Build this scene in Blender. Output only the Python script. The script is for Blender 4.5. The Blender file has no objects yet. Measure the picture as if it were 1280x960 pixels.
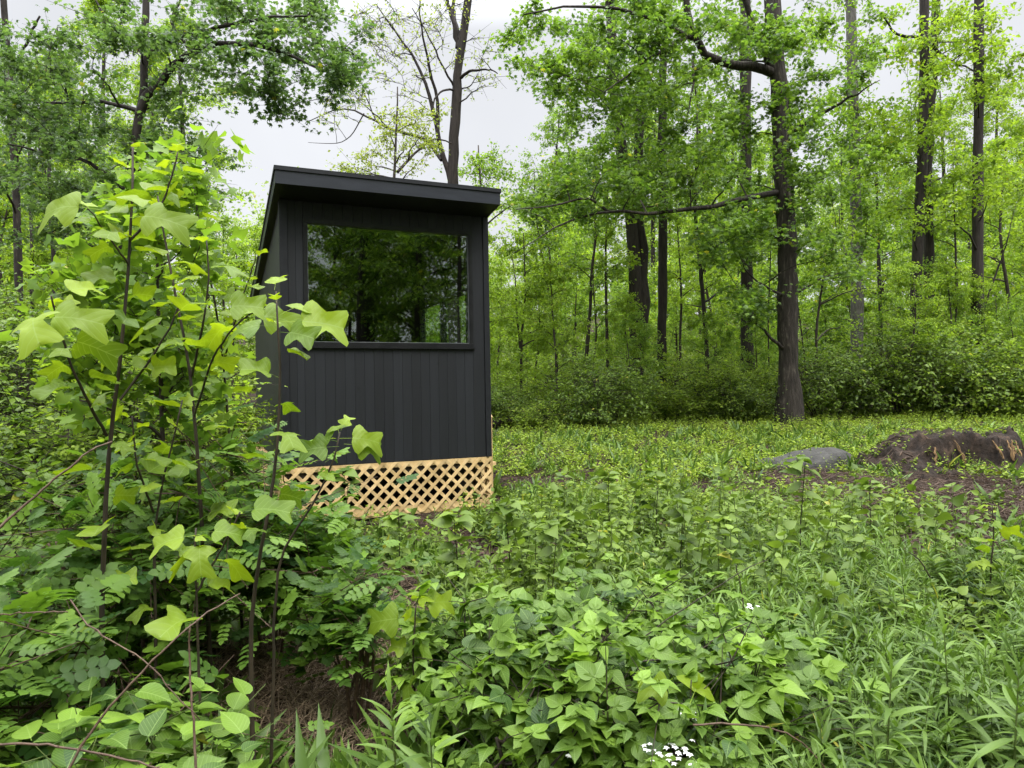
import bpy, math
import numpy as np
R_ = math.radians
rng = np.random.default_rng(7)
scene = bpy.context.scene
COL = scene.collection

# ------------------------------------------------------------------ camera maths
F = 870.0; PITCH = .007; ROLL = -.017; CAMZ = 1.48
_fw = np.array([0, math.cos(PITCH), math.sin(PITCH)]); _up = np.array([0, -math.sin(PITCH), math.cos(PITCH)]); _rx = np.array([1., 0, 0])
CR = math.cos(ROLL)*_rx + math.sin(ROLL)*_up; CU = -math.sin(ROLL)*_rx + math.cos(ROLL)*_up; CF = _fw
def at(px, py, Y):
    d = CF + (px-640)/F*CR + (480-py)/F*CU
    return np.array([0, 0, CAMZ]) + d*(Y/d[1])
def sstep(a, b, x):
    t = np.clip((np.asarray(x, float)-a)/(b-a), 0, 1); return t*t*(3-2*t)
def gz(x, y):
    x = np.asarray(x, float); y = np.asarray(y, float)
    z = .5*sstep(7, 19, y) + .035*np.clip(y-18, 0, 60) + .22*np.clip(y-67, 0, 50)
    z = z + .03*np.sin(x*1.3+.7)*np.sin(y*1.1) + .015*np.sin(x*3.7+y*2.1)
    return z
def ground_at(px, py):
    d = CF + (px-640)/F*CR + (480-py)/F*CU
    o = np.array([0, 0, CAMZ])
    t = 1.
    while t < 60:
        p = o+d*t
        if p[2] < gz(p[0], p[1]): return p
        t += .03
    return o+d*60

# ------------------------------------------------------------------ mesh building
class MB:
    def __init__(s, veins=False): s.V = []; s.F = []; s.A = []; s.n = 0; s.veins = veins; s.U = []
    def add(s, V, Fc, v=.5, uv=None):
        V = np.asarray(V, float).reshape(-1, 3); Fc = np.asarray(Fc, dtype=np.int64)
        s.V.append(V); s.F.append(Fc+s.n); s.A.append(np.broadcast_to(np.asarray(v, float), (len(V),)).copy()); s.n += len(V)
        if s.veins: s.U.append(np.full((len(V), 3), 9.) if uv is None else np.concatenate([uv, np.zeros((len(V), 1))], 1))
    def build(s, name, mat, parent=None, origin=(0, 0, 0), smooth=True):
        me = bpy.data.meshes.new(name)
        if s.n:
            V = np.concatenate(s.V)-np.asarray(origin, float)
            lt = np.concatenate([np.full(len(f), f.shape[1], dtype=np.int32) for f in s.F])
            li = np.concatenate([f.ravel() for f in s.F]).astype(np.int32)
            me.vertices.add(len(V)); me.vertices.foreach_set('co', V.astype(np.float32).ravel())
            me.loops.add(len(li)); me.loops.foreach_set('vertex_index', li)
            me.polygons.add(len(lt))
            ls = np.concatenate([[0], np.cumsum(lt)[:-1]]).astype(np.int32)
            me.polygons.foreach_set('loop_start', ls); me.polygons.foreach_set('loop_total', lt)
            a = me.attributes.new('v', 'FLOAT', 'POINT'); a.data.foreach_set('value', np.concatenate(s.A).astype(np.float32))
            if s.veins: b_ = me.attributes.new('luv', 'FLOAT_VECTOR', 'POINT'); b_.data.foreach_set('vector', np.concatenate(s.U).astype(np.float32).ravel())
            me.update(calc_edges=True)
            me.polygons.foreach_set('use_smooth', np.full(len(lt), bool(smooth)))
            me.validate()
        me.materials.append(mat)
        o = bpy.data.objects.new(name, me); COL.objects.link(o)
        if parent is not None: o.parent = parent
        else: o.location = origin
        return o
def tag(o, label=None, cat=None, group=None, kind=None):
    if label: o['label'] = label
    if cat: o['category'] = cat
    if group: o['group'] = group
    if kind: o['kind'] = kind
    return o
def empty(name, loc, label, cat, group=None, rz=0):
    o = bpy.data.objects.new(name, None); COL.objects.link(o); o.location = [float(c) for c in loc]; o.rotation_euler = (0, 0, rz)
    return tag(o, label, cat, group)
def copy_tree(o, loc, rz, sc, label, group=None, sz=1.):
    c = o.copy(); COL.objects.link(c); c.location = [float(q) for q in loc]; c.rotation_euler = (0, 0, rz); c.scale = (sc, sc, sc*sz)
    c['label'] = label
    if group: c['group'] = group
    for ch in list(o.children):
        k = ch.copy(); COL.objects.link(k); k.parent = c
    return c

def tube(mb, P, Rr, sides=6, v=.5, cap=True):
    P = np.asarray(P, float); n = len(P); Rr = np.broadcast_to(np.asarray(Rr, float), (n,))
    T = np.gradient(P, axis=0); T /= np.linalg.norm(T, axis=1)[:, None]+1e-9
    ref = np.array([1., 0, 0]) if abs(T[0][0]) < .8 else np.array([0, 1., 0])
    A = ref-T*(T@ref)[:, None]; A /= np.linalg.norm(A, axis=1)[:, None]+1e-9
    B = np.cross(T, A)
    th = np.arange(sides)/sides*2*np.pi
    V = P[:, None, :]+Rr[:, None, None]*(np.cos(th)[None, :, None]*A[:, None, :]+np.sin(th)[None, :, None]*B[:, None, :])
    i = np.arange(n-1)[:, None]*sides; j = np.arange(sides)[None, :]; k = (j+1) % sides
    Fq = np.stack([i+j, i+k, i+sides+k, i+sides+j], -1).reshape(-1, 4)
    base = mb.n
    mb.add(V, Fq, v)
    if cap:
        mb.F.append(np.array([list(range(base+(n-1)*sides, base+n*sides))])); 
def twigs(mb, A, B, ra, rb, v=.5):
    """many straight three-sided twigs"""
    A = np.asarray(A, float).reshape(-1, 3); B = np.asarray(B, float).reshape(-1, 3); N = len(A)
    if not N: return
    T = B-A; T /= np.linalg.norm(T, axis=1)[:, None]+1e-9
    ref = np.where(np.abs(T[:, 2:3]) > .9, np.array([[1., 0, 0]]), np.array([[0, 0, 1.]]))
    X = np.cross(T, ref); X /= np.linalg.norm(X, axis=1)[:, None]+1e-9; Yv = np.cross(T, X)
    th = np.arange(3)/3*2*np.pi
    off = np.cos(th)[None, :, None]*X[:, None, :]+np.sin(th)[None, :, None]*Yv[:, None, :]
    ra = np.broadcast_to(ra, (N,))[:, None, None]; rb = np.broadcast_to(rb, (N,))[:, None, None]
    V = np.concatenate([A[:, None]+ra*off, B[:, None]+rb*off], 1)
    f = np.array([[0, 1, 4, 3], [1, 2, 5, 4], [2, 0, 3, 5]])
    mb.add(V, (f[None]+(np.arange(N)*6)[:, None, None]).reshape(-1, 4), v)
def box(mb, lo, hi, v=.5, fr=None):
    (x0, y0, z0), (x1, y1, z1) = lo, hi
    V = np.array([[x0, y0, z0], [x1, y0, z0], [x1, y1, z0], [x0, y1, z0], [x0, y0, z1], [x1, y0, z1], [x1, y1, z1], [x0, y1, z1]], float)
    if fr: V = fr(V)
    mb.add(V, [[0, 3, 2, 1], [4, 5, 6, 7], [0, 1, 5, 4], [1, 2, 6, 5], [2, 3, 7, 6], [3, 0, 4, 7]], v)
def prism(mb, poly, y0, y1, v=.5, fr=None):
    """polygon in (u, z) extruded along depth"""
    n = len(poly); P = np.array(poly, float)
    V = np.concatenate([np.stack([P[:, 0], np.full(n, y0), P[:, 1]], 1), np.stack([P[:, 0], np.full(n, y1), P[:, 1]], 1)])
    if fr: V = fr(V)
    b = mb.n
    mb.add(V, [[i, (i+1) % n, n+(i+1) % n, n+i] for i in range(n)], v)
    mb.F.append(np.array([[b+i for i in range(n)][::-1]])); mb.F.append(np.array([[b+n+i for i in range(n)]]))

# ------------------------------------------------------------------ leaf templates (unit length along +Y, face up +Z)
def leafgrid(prof, droop=.25, fold=.18, curl=.0, cols=1, wave=0.):
    """prof: (halfwidth, y_outline, y_midrib)"""
    prof = np.array(prof, float); n = len(prof)
    fr = [0] + [(c+1)/cols for c in range(cols)]
    V = []; 
    xs = [-f for f in fr[:0:-1]] + fr
    for i in range(n):
        w, yo, ym = prof[i]
        for f in xs:
            x = w*f; y = ym+(yo-ym)*abs(f)
            z = fold*abs(x)-droop*y*y-curl*x*x + wave*math.sin(9*y+3*f)*abs(f)*.05
            V.append((x, y, z, x, y))
    m = len(xs); Fc = []
    for i in range(n-1):
        for j in range(m-1):
            a, b, c, d = i*m+j, i*m+j+1, (i+1)*m+j+1, (i+1)*m+j
            Fc += [(a, b, c), (a, c, d)]
    V = np.array(V); Fc = np.array(Fc)
    A = V[:, :3][Fc]; ar = np.linalg.norm(np.cross(A[:, 1]-A[:, 0], A[:, 2]-A[:, 0]), axis=1)
    return V, Fc[ar > 1e-6]
TUL = [(.012, 0, 0), (.16, -.02, .03), (.34, .02, .08), (.49, .09, .15), (.56, .20, .25), (.46, .31, .33), (.32, .42, .42), (.25, .51, .50), (.30, .62, .58), (.41, .76, .66), (.49, .93, .73), (.38, .97, .78), (.22, .93, .81), (.09, .89, .84), (.0, .86, .86)]
_old = [(.012, 0, 0), (.20, .02, .03), (.38, .03, .08), (.50, .13, .16), (.515, .24, .26), (.42, .345, .34), (.31, .44, .42), (.27, .52, .50), (.31, .63, .58), (.42, .76, .66), (.45, .90, .73), (.40, .99, .78), (.28, .96, .81), (.12, .90, .84), (.0, .86, .86)]
OV = [(.01, 0, 0), (.22, .10, .10), (.30, .30, .30), (.26, .55, .55), (.14, .80, .80), (.0, 1, 1)]
OVW = [(.01, 0, 0), (.20, .01, .05), (.34, .12, .15), (.40, .27, .28), (.385, .43, .43), (.30, .61, .61), (.20, .76, .76), (.09, .89, .89), (.0, 1.04, 1.04)]
_old2 = [(.01, 0, 0), (.26, .05, .08), (.38, .22, .22), (.36, .42, .42), (.25, .65, .65), (.11, .85, .85), (.0, 1, 1)]
OVR = [(.01, 0, 0), (.26, .12, .12), (.36, .38, .38), (.32, .68, .68), (.18, .92, .92), (.0, 1, 1)]
LAN = [(.01, 0, 0), (.060, .18, .18), (.075, .42, .42), (.055, .70, .70), (.0, 1, 1)]
def with_petiole(t, L=.35, r=.012):
    V, Fc = t; V = V+np.array([0, L, 0, 0, 0])
    b = len(V); P = np.array([[r, 0, 0, 9, 9], [-r, 0, 0, 9, 9], [r*.7, L+.01, 0, 9, 9], [-r*.7, L+.01, 0, 9, 9]])
    return np.concatenate([V, P])/1.0, np.concatenate([Fc, np.array([[b, b+1, b+3], [b, b+3, b+2]])])
def merge(ts):
    Vs = []; Fs = []; n = 0
    for V, Fc in ts: Vs.append(V); Fs.append(Fc+n); n += len(V)
    return np.concatenate(Vs), np.concatenate(Fs)
def xf(t, sc, rz, pos, tilt=0, roll=0):
    V, Fc = t; UVc = V[:, 3:]; V = V[:, :3]*sc
    c, s = math.cos(roll), math.sin(roll); V = V@np.array([[c, 0, -s], [0, 1, 0], [s, 0, c]])
    c, s = math.cos(tilt), math.sin(tilt); V = V@np.array([[1, 0, 0], [0, c, s], [0, -s, c]])
    c, s = math.cos(rz), math.sin(rz); V = V@np.array([[c, s, 0], [-s, c, 0], [0, 0, 1]])
    return np.concatenate([V+np.array(pos), UVc], 1), Fc
T_TULIP = [with_petiole(leafgrid(TUL, d, f, c, 2, 1), .45, .009) for d, f, c in ((.35, .35, .3), (.7, .2, .5), (.2, .45, .0), (1.0, .4, .5), (.5, .6, .2))]
T_TULIPS = [leafgrid([TUL[i] for i in (0, 2, 4, 7, 10, 14)], d, f, 0, 1) for d, f in ((.3, .2), (.6, .3))]
T_OV = [leafgrid(OV, d, f) for d, f in ((.2, .25), (.45, .15), (.1, .4))]
T_OVL = [leafgrid([OV[i] for i in (0, 2, 3, 5)], d, f) for d, f in ((.2, .3), (.5, .2))]
T_OVW = [with_petiole(leafgrid(OVW, d, f), .15, .012) for d, f in ((.25, .25), (.6, .15), (.1, .45))]
T_LAN = [leafgrid(LAN, d, f) for d, f in ((.35, .3), (.7, .3), (.15, .3))]
T_TRI = []
for d, f in ((.25, .3), (.6, .2), (.1, .15)):
    l = leafgrid(OVW, d, f)
    T_TRI.append(merge([xf(l, .62, 0, (0, .40, .0)), xf(l, .52, 1.25, (-.02, .36, 0), -.1), xf(l, .52, -1.25, (.02, .36, 0), -.1),
                        (np.array([[.012, 0, 0, 9, 9], [-.012, 0, 0, 9, 9], [.008, .4, 0, 9, 9], [-.008, .4, 0, 9, 9]]), np.array([[0, 1, 3], [0, 3, 2]]))]))
T_COMP = []
for d in (.15, .35):
    l = leafgrid([OVR[i] for i in (0, 1, 2, 3, 5)], .15, .15)
    ts = [xf(l, .27, 0, (0, .78, -d*.6))]
    for k, y in enumerate((.24, .42, .60, .74)):
        for s in (1, -1): ts.append(xf(l, .26-.01*k, s*1.15, (0, y, -d*y*y), 0, 0))
    ts.append((np.array([[.008, 0, 0, 9, 9], [-.008, 0, 0, 9, 9], [.006, .42, -d*.18, 9, 9], [-.006, .42, -d*.18, 9, 9], [.004, .8, -d*.6, 9, 9], [-.004, .8, -d*.6, 9, 9]]), np.array([[0, 1, 3], [0, 3, 2], [2, 3, 5], [2, 5, 4]])))
    T_COMP.append(merge(ts))
T_RH = [(np.array([[0, 0, 0], [.34, .45, .10], [0, 1, -d], [-.34, .45, .10]]), np.array([[0, 1, 2], [0, 2, 3]])) for d in (.1, .35)]
# lobed maple-like leaf for the canopy seen from below
_st = np.array([[0, 0, 0], [.18, .10, .02], [.52, .18, -.04], [.30, .42, .05], [.44, .78, -.06], [.12, .66, .03], [0, 1.0, -.12], [-.12, .66, .03], [-.44, .78, -.06], [-.30, .42, .05], [-.52, .18, -.04], [-.18, .10, .02]])
T_LOB = [(_st*np.array([1, 1, k]), np.array([[0, 1, 3], [1, 2, 3], [0, 3, 5], [3, 4, 5], [0, 5, 7], [5, 6, 7], [0, 7, 9], [7, 8, 9], [0, 9, 11], [9, 10, 11]])) for k in (1., 2.5)]

def nrm(a): return a/(np.linalg.norm(a, axis=-1, keepdims=True)+1e-9)
def place(mb, tmpls, P, D, N, S, v):
    P = np.asarray(P, float); n = len(P)
    if n == 0: return
    D = nrm(np.asarray(D, float)); N = np.asarray(N, float)
    X = nrm(np.cross(D, N)); Z = np.cross(X, D)
    S = np.broadcast_to(np.asarray(S, float), (n,)); v = np.array(np.broadcast_to(np.asarray(v, float), (n,))); v[rng.uniform(0, 1, n) < (0 if (tmpls is T_COMP or len(tmpls[0][0]) > 50) else .005)] = 2.
    pick = rng.integers(0, len(tmpls), n)
    for k, (V, Fc) in enumerate(tmpls):
        m = pick == k; c = int(m.sum())
        if not c: continue
        W = P[m][:, None]+S[m][:, None, None]*(V[None, :, 0:1]*X[m][:, None]+V[None, :, 1:2]*D[m][:, None]+V[None, :, 2:3]*Z[m][:, None])
        mb.add(W, (Fc[None]+(np.arange(c)*len(V))[:, None, None]).reshape(-1, 3), np.repeat(v[m], len(V)), np.tile(V[:, 3:5], (c, 1)) if mb.veins and V.shape[1] == 5 else None)
def rdir(n, el_lo, el_hi, az=None, spread=np.pi):
    a = rng.uniform(-np.pi, np.pi, n) if az is None else az+rng.uniform(-spread, spread, n)
    e = rng.uniform(el_lo, el_hi, n)
    return np.stack([np.cos(a)*np.cos(e), np.sin(a)*np.cos(e), np.sin(e)], 1)
def rup(n, k=.5): return nrm(np.array([0, 0, 1.])+rng.normal(0, k, (n, 3)))
def inball(n):
    d = nrm(rng.normal(0, 1, (n, 3))); return d*rng.uniform(0, 1, (n, 1))**(1/3)

# ------------------------------------------------------------------ materials
def newmat(name):
    m = bpy.data.materials.new(name); m.use_nodes = True; nt = m.node_tree
    for n in list(nt.nodes): nt.nodes.remove(n)
    return m, nt, nt.nodes.new('ShaderNodeOutputMaterial')
def N(nt, t, **k):
    n = nt.nodes.new(t)
    for a, b in k.items():
        if a.startswith('i_'): n.inputs[a[2:].replace('_', ' ')].default_value = b
        else: setattr(n, a, b)
    return n
def leaf_mat(name, dark, light, trans=.45, rough=.45, spec=.35, tgain=(1.5, 1.6, .8), noise=.5, veins=False, vn=7.):
    m, nt, out = newmat(name); L = nt.links.new
    at_ = N(nt, 'ShaderNodeAttribute', attribute_name='v')
    tc = N(nt, 'ShaderNodeTexCoord'); nz = N(nt, 'ShaderNodeTexNoise'); nz.inputs['Scale'].default_value = noise
    L(tc.outputs['Object'], nz.inputs['Vector'])
    ad = N(nt, 'ShaderNodeMath', operation='MULTIPLY_ADD'); L(nz.outputs['Fac'], ad.inputs[0]); ad.inputs[1].default_value = .7; L(at_.outputs['Fac'], ad.inputs[2])
    sb = N(nt, 'ShaderNodeMath', operation='SUBTRACT', use_clamp=True); L(ad.outputs[0], sb.inputs[0]); sb.inputs[1].default_value = .35
    mx = N(nt, 'ShaderNodeMix', data_type='RGBA'); mx.inputs['A'].default_value = (*dark, 1); mx.inputs['B'].default_value = (*light, 1); L(sb.outputs[0], mx.inputs['Factor'])
    old = N(nt, 'ShaderNodeMath', operation='GREATER_THAN'); L(at_.outputs['Fac'], old.inputs[0]); old.inputs[1].default_value = 1.5
    om = N(nt, 'ShaderNodeMix', data_type='RGBA'); L(old.outputs[0], om.inputs['Factor']); L(mx.outputs['Result'], om.inputs['A']); om.inputs['B'].default_value = (.32, .31, .05, 1)
    col = om.outputs['Result']; vein = None
    if veins:
        al = N(nt, 'ShaderNodeAttribute', attribute_name='luv'); sp = N(nt, 'ShaderNodeSeparateXYZ'); L(al.outputs['Vector'], sp.inputs[0])
        def mth(op, a, b=None, c=None):
            n = N(nt, 'ShaderNodeMath', operation=op)
            for i_, q in enumerate((a, b, c)):
                if q is None: continue
                if isinstance(q, (int, float)): n.inputs[i_].default_value = q
                else: L(q, n.inputs[i_])
            return n.outputs[0]
        ax = mth('ABSOLUTE', sp.outputs[0]); mid = mth('LESS_THAN', ax, .014)
        fr_ = mth('FRACT', mth('MULTIPLY', mth('SUBTRACT', sp.outputs[1], mth('MULTIPLY', ax, .8)), vn)); tri = mth('ABSOLUTE', mth('SUBTRACT', fr_, .5))
        lat = mth('MULTIPLY', mth('GREATER_THAN', tri, .44), .6); inside = mth('LESS_THAN', sp.outputs[1], 2.)
        vein = mth('MULTIPLY', mth('MAXIMUM', mid, lat), inside)
        vm = N(nt, 'ShaderNodeMix', data_type='RGBA'); L(mth('MULTIPLY', vein, .38), vm.inputs['Factor']); L(col, vm.inputs['A']); vm.inputs['B'].default_value = (.30, .42, .12, 1); col = vm.outputs['Result']
        bulge = mth('MULTIPLY', mth('SUBTRACT', 1., mth('MULTIPLY', tri, 2.)), inside)
        bp = N(nt, 'ShaderNodeBump'); bp.inputs['Strength'].default_value = .3; bp.inputs['Distance'].default_value = .0012; L(bulge, bp.inputs['Height'])
    mx = type('o', (), {'outputs': {'Result': col}})
    pr = N(nt, 'ShaderNodeBsdfPrincipled'); L(mx.outputs['Result'], pr.inputs['Base Color']); pr.inputs['Roughness'].default_value = rough; pr.inputs['Specular IOR Level'].default_value = spec
    if veins: L(bp.outputs[0], pr.inputs['Normal'])
    tg = N(nt, 'ShaderNodeMix', data_type='RGBA', blend_type='MULTIPLY'); tg.inputs['Factor'].default_value = 1; L(mx.outputs['Result'], tg.inputs['A']); tg.inputs['B'].default_value = (*tgain, 1)
    tr = N(nt, 'ShaderNodeBsdfTranslucent'); L(tg.outputs['Result'], tr.inputs['Color'])
    ms = N(nt, 'ShaderNodeMixShader'); ms.inputs[0].default_value = trans; L(pr.outputs[0], ms.inputs[1]); L(tr.outputs[0], ms.inputs[2])
    L(ms.outputs[0], out.inputs['Surface']); return m
def noisy_mat(name, c1, c2, scale=(8, 8, 8), detail=6, rough=.8, bump=.3, bdist=.02, spec=.3, use_v=False, c3=None, bscale=None):
    m, nt, out = newmat(name); L = nt.links.new
    tc = N(nt, 'ShaderNodeTexCoord'); mp = N(nt, 'ShaderNodeMapping'); mp.inputs['Scale'].default_value = scale
    L(tc.outputs['Object'], mp.inputs['Vector'])
    nz = N(nt, 'ShaderNodeTexNoise'); nz.inputs['Scale'].default_value = 1; nz.inputs['Detail'].default_value = detail; nz.inputs['Roughness'].default_value = .65
    L(mp.outputs[0], nz.inputs['Vector'])
    cr = N(nt, 'ShaderNodeValToRGB'); e = cr.color_ramp.elements; e[0].position = .3; e[0].color = (*c1, 1); e[1].position = .7; e[1].color = (*c2, 1)
    if c3: q = e.new(.56); q.color = (*c3, 1)
    L(nz.outputs['Fac'], cr.inputs[0])
    col = cr.outputs[0]
    if use_v:
        at_ = N(nt, 'ShaderNodeAttribute', attribute_name='v'); mr = N(nt, 'ShaderNodeMapRange'); mr.inputs['To Min'].default_value = .6; mr.inputs['To Max'].default_value = 1.4; L(at_.outputs['Fac'], mr.inputs[0])
        mm = N(nt, 'ShaderNodeVectorMath', operation='SCALE'); L(col, mm.inputs[0]); L(mr.outputs[0], mm.inputs['Scale']); col = mm.outputs[0]
    pr = N(nt, 'ShaderNodeBsdfPrincipled'); L(col, pr.inputs['Base Color']); pr.inputs['Roughness'].default_value = rough; pr.inputs['Specular IOR Level'].default_value = spec
    if bump:
        b = N(nt, 'ShaderNodeBump'); b.inputs['Strength'].default_value = bump; b.inputs['Distance'].default_value = bdist; L(nz.outputs['Fac'], b.inputs['Height']); L(b.outputs[0], pr.inputs['Normal'])
    L(pr.outputs[0], out.inputs['Surface']); return m
M = {}
M['tulip'] = leaf_mat('tulip leaf', (.05, .12, .012), (.27, .37, .025), .45, .45, .3, (1.45, 1.4, .45), noise=4, veins=True, vn=6.)
M['hazed'] = leaf_mat('pale distant leaf', (.20, .29, .09), (.36, .44, .16), .5, .6, .2, (1.3, 1.3, .9))  # far-wood foliage: haze is put into the leaf colour as a paler green
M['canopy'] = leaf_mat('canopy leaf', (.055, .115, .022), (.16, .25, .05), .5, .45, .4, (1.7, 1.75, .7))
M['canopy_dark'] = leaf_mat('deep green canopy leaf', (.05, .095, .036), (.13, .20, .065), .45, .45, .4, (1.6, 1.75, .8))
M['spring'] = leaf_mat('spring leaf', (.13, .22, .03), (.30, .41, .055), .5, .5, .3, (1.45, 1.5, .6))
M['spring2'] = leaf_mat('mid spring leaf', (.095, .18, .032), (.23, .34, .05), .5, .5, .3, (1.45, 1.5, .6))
M['budding'] = leaf_mat('budding leaf', (.15, .20, .05), (.30, .33, .08), .5, .5, .25)
M['shrub'] = leaf_mat('shrub leaf', (.10, .17, .022), (.31, .41, .05), .48, .5, .25)
M['shrub_dark'] = leaf_mat('dark shrub leaf', (.05, .095, .018), (.19, .28, .04), .42, .45, .3)
M['rose'] = leaf_mat('compound leaf', (.026, .070, .012), (.16, .27, .035), .35, .45, .25, noise=3)
M['bramble'] = leaf_mat('bramble leaf', (.026, .066, .010), (.185, .30, .035), .32, .45, .28, noise=5, veins=True, vn=8.)
M['golden'] = leaf_mat('goldenrod leaf', (.028, .064, .014), (.16, .255, .045), .28, .42, .28, noise=2.5)
M['weed'] = leaf_mat('weed leaf', (.032, .066, .012), (.19, .275, .042), .28, .5, .25, noise=2.2)
M['cover'] = leaf_mat('ground cover leaf', (.055, .10, .012), (.30, .40, .042), .32, .5, .22, noise=.9)
M['bark'] = noisy_mat('bark', (.012, .010, .008), (.13, .108, .09), (15, 15, 2.4), 10, .9, 1., .05, c3=(.045, .037, .03))
M['bark_wet'] = noisy_mat('wet dark bark', (.014, .011, .010), (.05, .040, .034), (22, 22, 3), 8, .85, .9, .02)
M['bark_grey'] = noisy_mat('grey bark', (.05, .046, .04), (.15, .14, .125), (14, 14, 5), 7, .9, .6, .015)
M['bark_thin'] = noisy_mat('thin bark', (.020, .015, .012), (.07, .055, .043), (30, 30, 8), 4, .85, .2, .004)
M['stem'] = noisy_mat('green stem', (.06, .09, .02), (.12, .16, .04), (20, 20, 6), 3, .6, 0)
M['stem_dark'] = noisy_mat('purplish stem', (.02, .016, .012), (.055, .04, .025), (30, 30, 6), 3, .6, 0)
M['cane'] = noisy_mat('brown cane', (.045, .024, .016), (.13, .085, .055), (60, 60, 60), 4, .6, .3, .002)
M['dead'] = noisy_mat('dead stalk', (.06, .038, .024), (.30, .22, .14), (9, 9, 9), 4, .8, 0, use_v=True)
M['twig'] = noisy_mat('fallen twig', (.022, .014, .010), (.13, .088, .062), (9, 9, 9), 4, .8, 0, use_v=True)
M['litter'] = noisy_mat('leaf litter', (.018, .011, .008), (.09, .052, .034), (9, 9, 9), 4, .8, 0, use_v=True)
M['ground'] = noisy_mat('earth', (.012, .008, .006), (.055, .033, .022), (5, 5, 5), 10, .95, 1., .05, .15, c3=(.032, .020, .014))
M['rock'] = noisy_mat('grey rock', (.022, .021, .019), (.078, .075, .068), (6, 6, 12), 10, .85, 1., .04)
M['stumpw'] = noisy_mat('rotten wood', (.008, .006, .005), (.085, .055, .035), (7, 7, 5), 10, .95, 1., .06, c3=(.030, .020, .014))
M['heart'] = noisy_mat('ochre heartwood', (.05, .03, .015), (.26, .16, .07), (20, 20, 3), 7, .9, .8, .02, use_v=True)
M['petal'] = noisy_mat('white petal', (.75, .75, .70), (.85, .85, .80), (9, 9, 9), 2, .6, 0)

# stained boards: almost black with a little grain
def board_mat():
    m, nt, out = newmat('charcoal stained board'); L = nt.links.new
    tc = N(nt, 'ShaderNodeTexCoord'); mp = N(nt, 'ShaderNodeMapping'); mp.inputs['Scale'].default_value = (40, 40, 2.2)
    L(tc.outputs['Object'], mp.inputs['Vector'])
    at_ = N(nt, 'ShaderNodeAttribute', attribute_name='v')
    sc = N(nt, 'ShaderNodeVectorMath', operation='SCALE'); sc.inputs[0].default_value = (17, 31, 13); L(at_.outputs['Fac'], sc.inputs['Scale'])
    adv = N(nt, 'ShaderNodeVectorMath', operation='ADD'); L(mp.outputs[0], adv.inputs[0]); L(sc.outputs[0], adv.inputs[1])
    nz = N(nt, 'ShaderNodeTexNoise'); nz.inputs['Scale'].default_value = 1; nz.inputs['Detail'].default_value = 6; nz.inputs['Distortion'].default_value = .6; L(adv.outputs[0], nz.inputs['Vector'])
    n2 = N(nt, 'ShaderNodeTexNoise'); n2.inputs['Scale'].default_value = 1.3; L(tc.outputs['Object'], n2.inputs['Vector'])
    vk = N(nt, 'ShaderNodeTexVoronoi'); vk.inputs['Scale'].default_value = 2.6; L(tc.outputs['Object'], vk.inputs['Vector'])
    kn = N(nt, 'ShaderNodeMapRange'); kn.inputs['From Min'].default_value = .02; kn.inputs['From Max'].default_value = .075; kn.inputs['To Min'].default_value = .45; kn.inputs['To Max'].default_value = 1; L(vk.outputs['Distance'], kn.inputs[0])
    mixv = N(nt, 'ShaderNodeMath', operation='MULTIPLY_ADD'); L(nz.outputs['Fac'], mixv.inputs[0]); mixv.inputs[1].default_value = .6; L(at_.outputs['Fac'], mixv.inputs[2])
    m3 = N(nt, 'ShaderNodeMath', operation='MULTIPLY_ADD'); L(n2.outputs['Fac'], m3.inputs[0]); m3.inputs[1].default_value = .4; L(mixv.outputs[0], m3.inputs[2])
    cr = N(nt, 'ShaderNodeValToRGB'); e = cr.color_ramp.elements; e[0].position = .35; e[0].color = (.0065, .007, .0085, 1); e[1].position = 1.; e[1].color = (.0165, .018, .022, 1)
    dv = N(nt, 'ShaderNodeMath', operation='MULTIPLY'); L(m3.outputs[0], dv.inputs[0]); dv.inputs[1].default_value = .66; L(dv.outputs[0], cr.inputs[0])
    ml = N(nt, 'ShaderNodeVectorMath', operation='SCALE'); L(cr.outputs[0], ml.inputs[0]); L(kn.outputs[0], ml.inputs['Scale'])
    pr = N(nt, 'ShaderNodeBsdfPrincipled'); L(ml.outputs[0], pr.inputs['Base Color']); pr.inputs['Roughness'].default_value = .55; pr.inputs['Specular IOR Level'].default_value = .35
    b = N(nt, 'ShaderNodeBump'); b.inputs['Strength'].default_value = .25; b.inputs['Distance'].default_value = .003; L(nz.outputs['Fac'], b.inputs['Height']); L(b.outputs[0], pr.inputs['Normal'])
    L(pr.outputs[0], out.inputs['Surface']); return m
M['board'] = board_mat()
M['trim'] = noisy_mat('black trim', (.008, .0085, .0105), (.014, .015, .018), (12, 12, 12), 3, .5, .1, .002)
M['fascia'] = noisy_mat('charcoal fascia', (.017, .019, .025), (.026, .029, .037), (3, 3, 20), 5, .45, .1, .002)
M['black'] = noisy_mat('window frame black', (.008, .008, .009), (.014, .014, .015), (9, 9, 9), 2, .35, 0)
M['bead'] = noisy_mat('grey glazing bead', (.10, .11, .11), (.16, .17, .17), (9, 9, 9), 2, .4, 0)
M['interior'] = noisy_mat('interior lining', (.035, .028, .020), (.06, .048, .035), (3, 3, 3), 2, .7, 0)
M['pine'] = noisy_mat('treated pine', (.38, .25, .10), (.64, .47, .24), (6, 6, 9), 8, .7, .2, .003, use_v=True)
M['underfloor'] = noisy_mat('underfloor earth', (.01, .008, .006), (.02, .016, .012), (5, 5, 5), 4, .95, .3)
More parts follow.
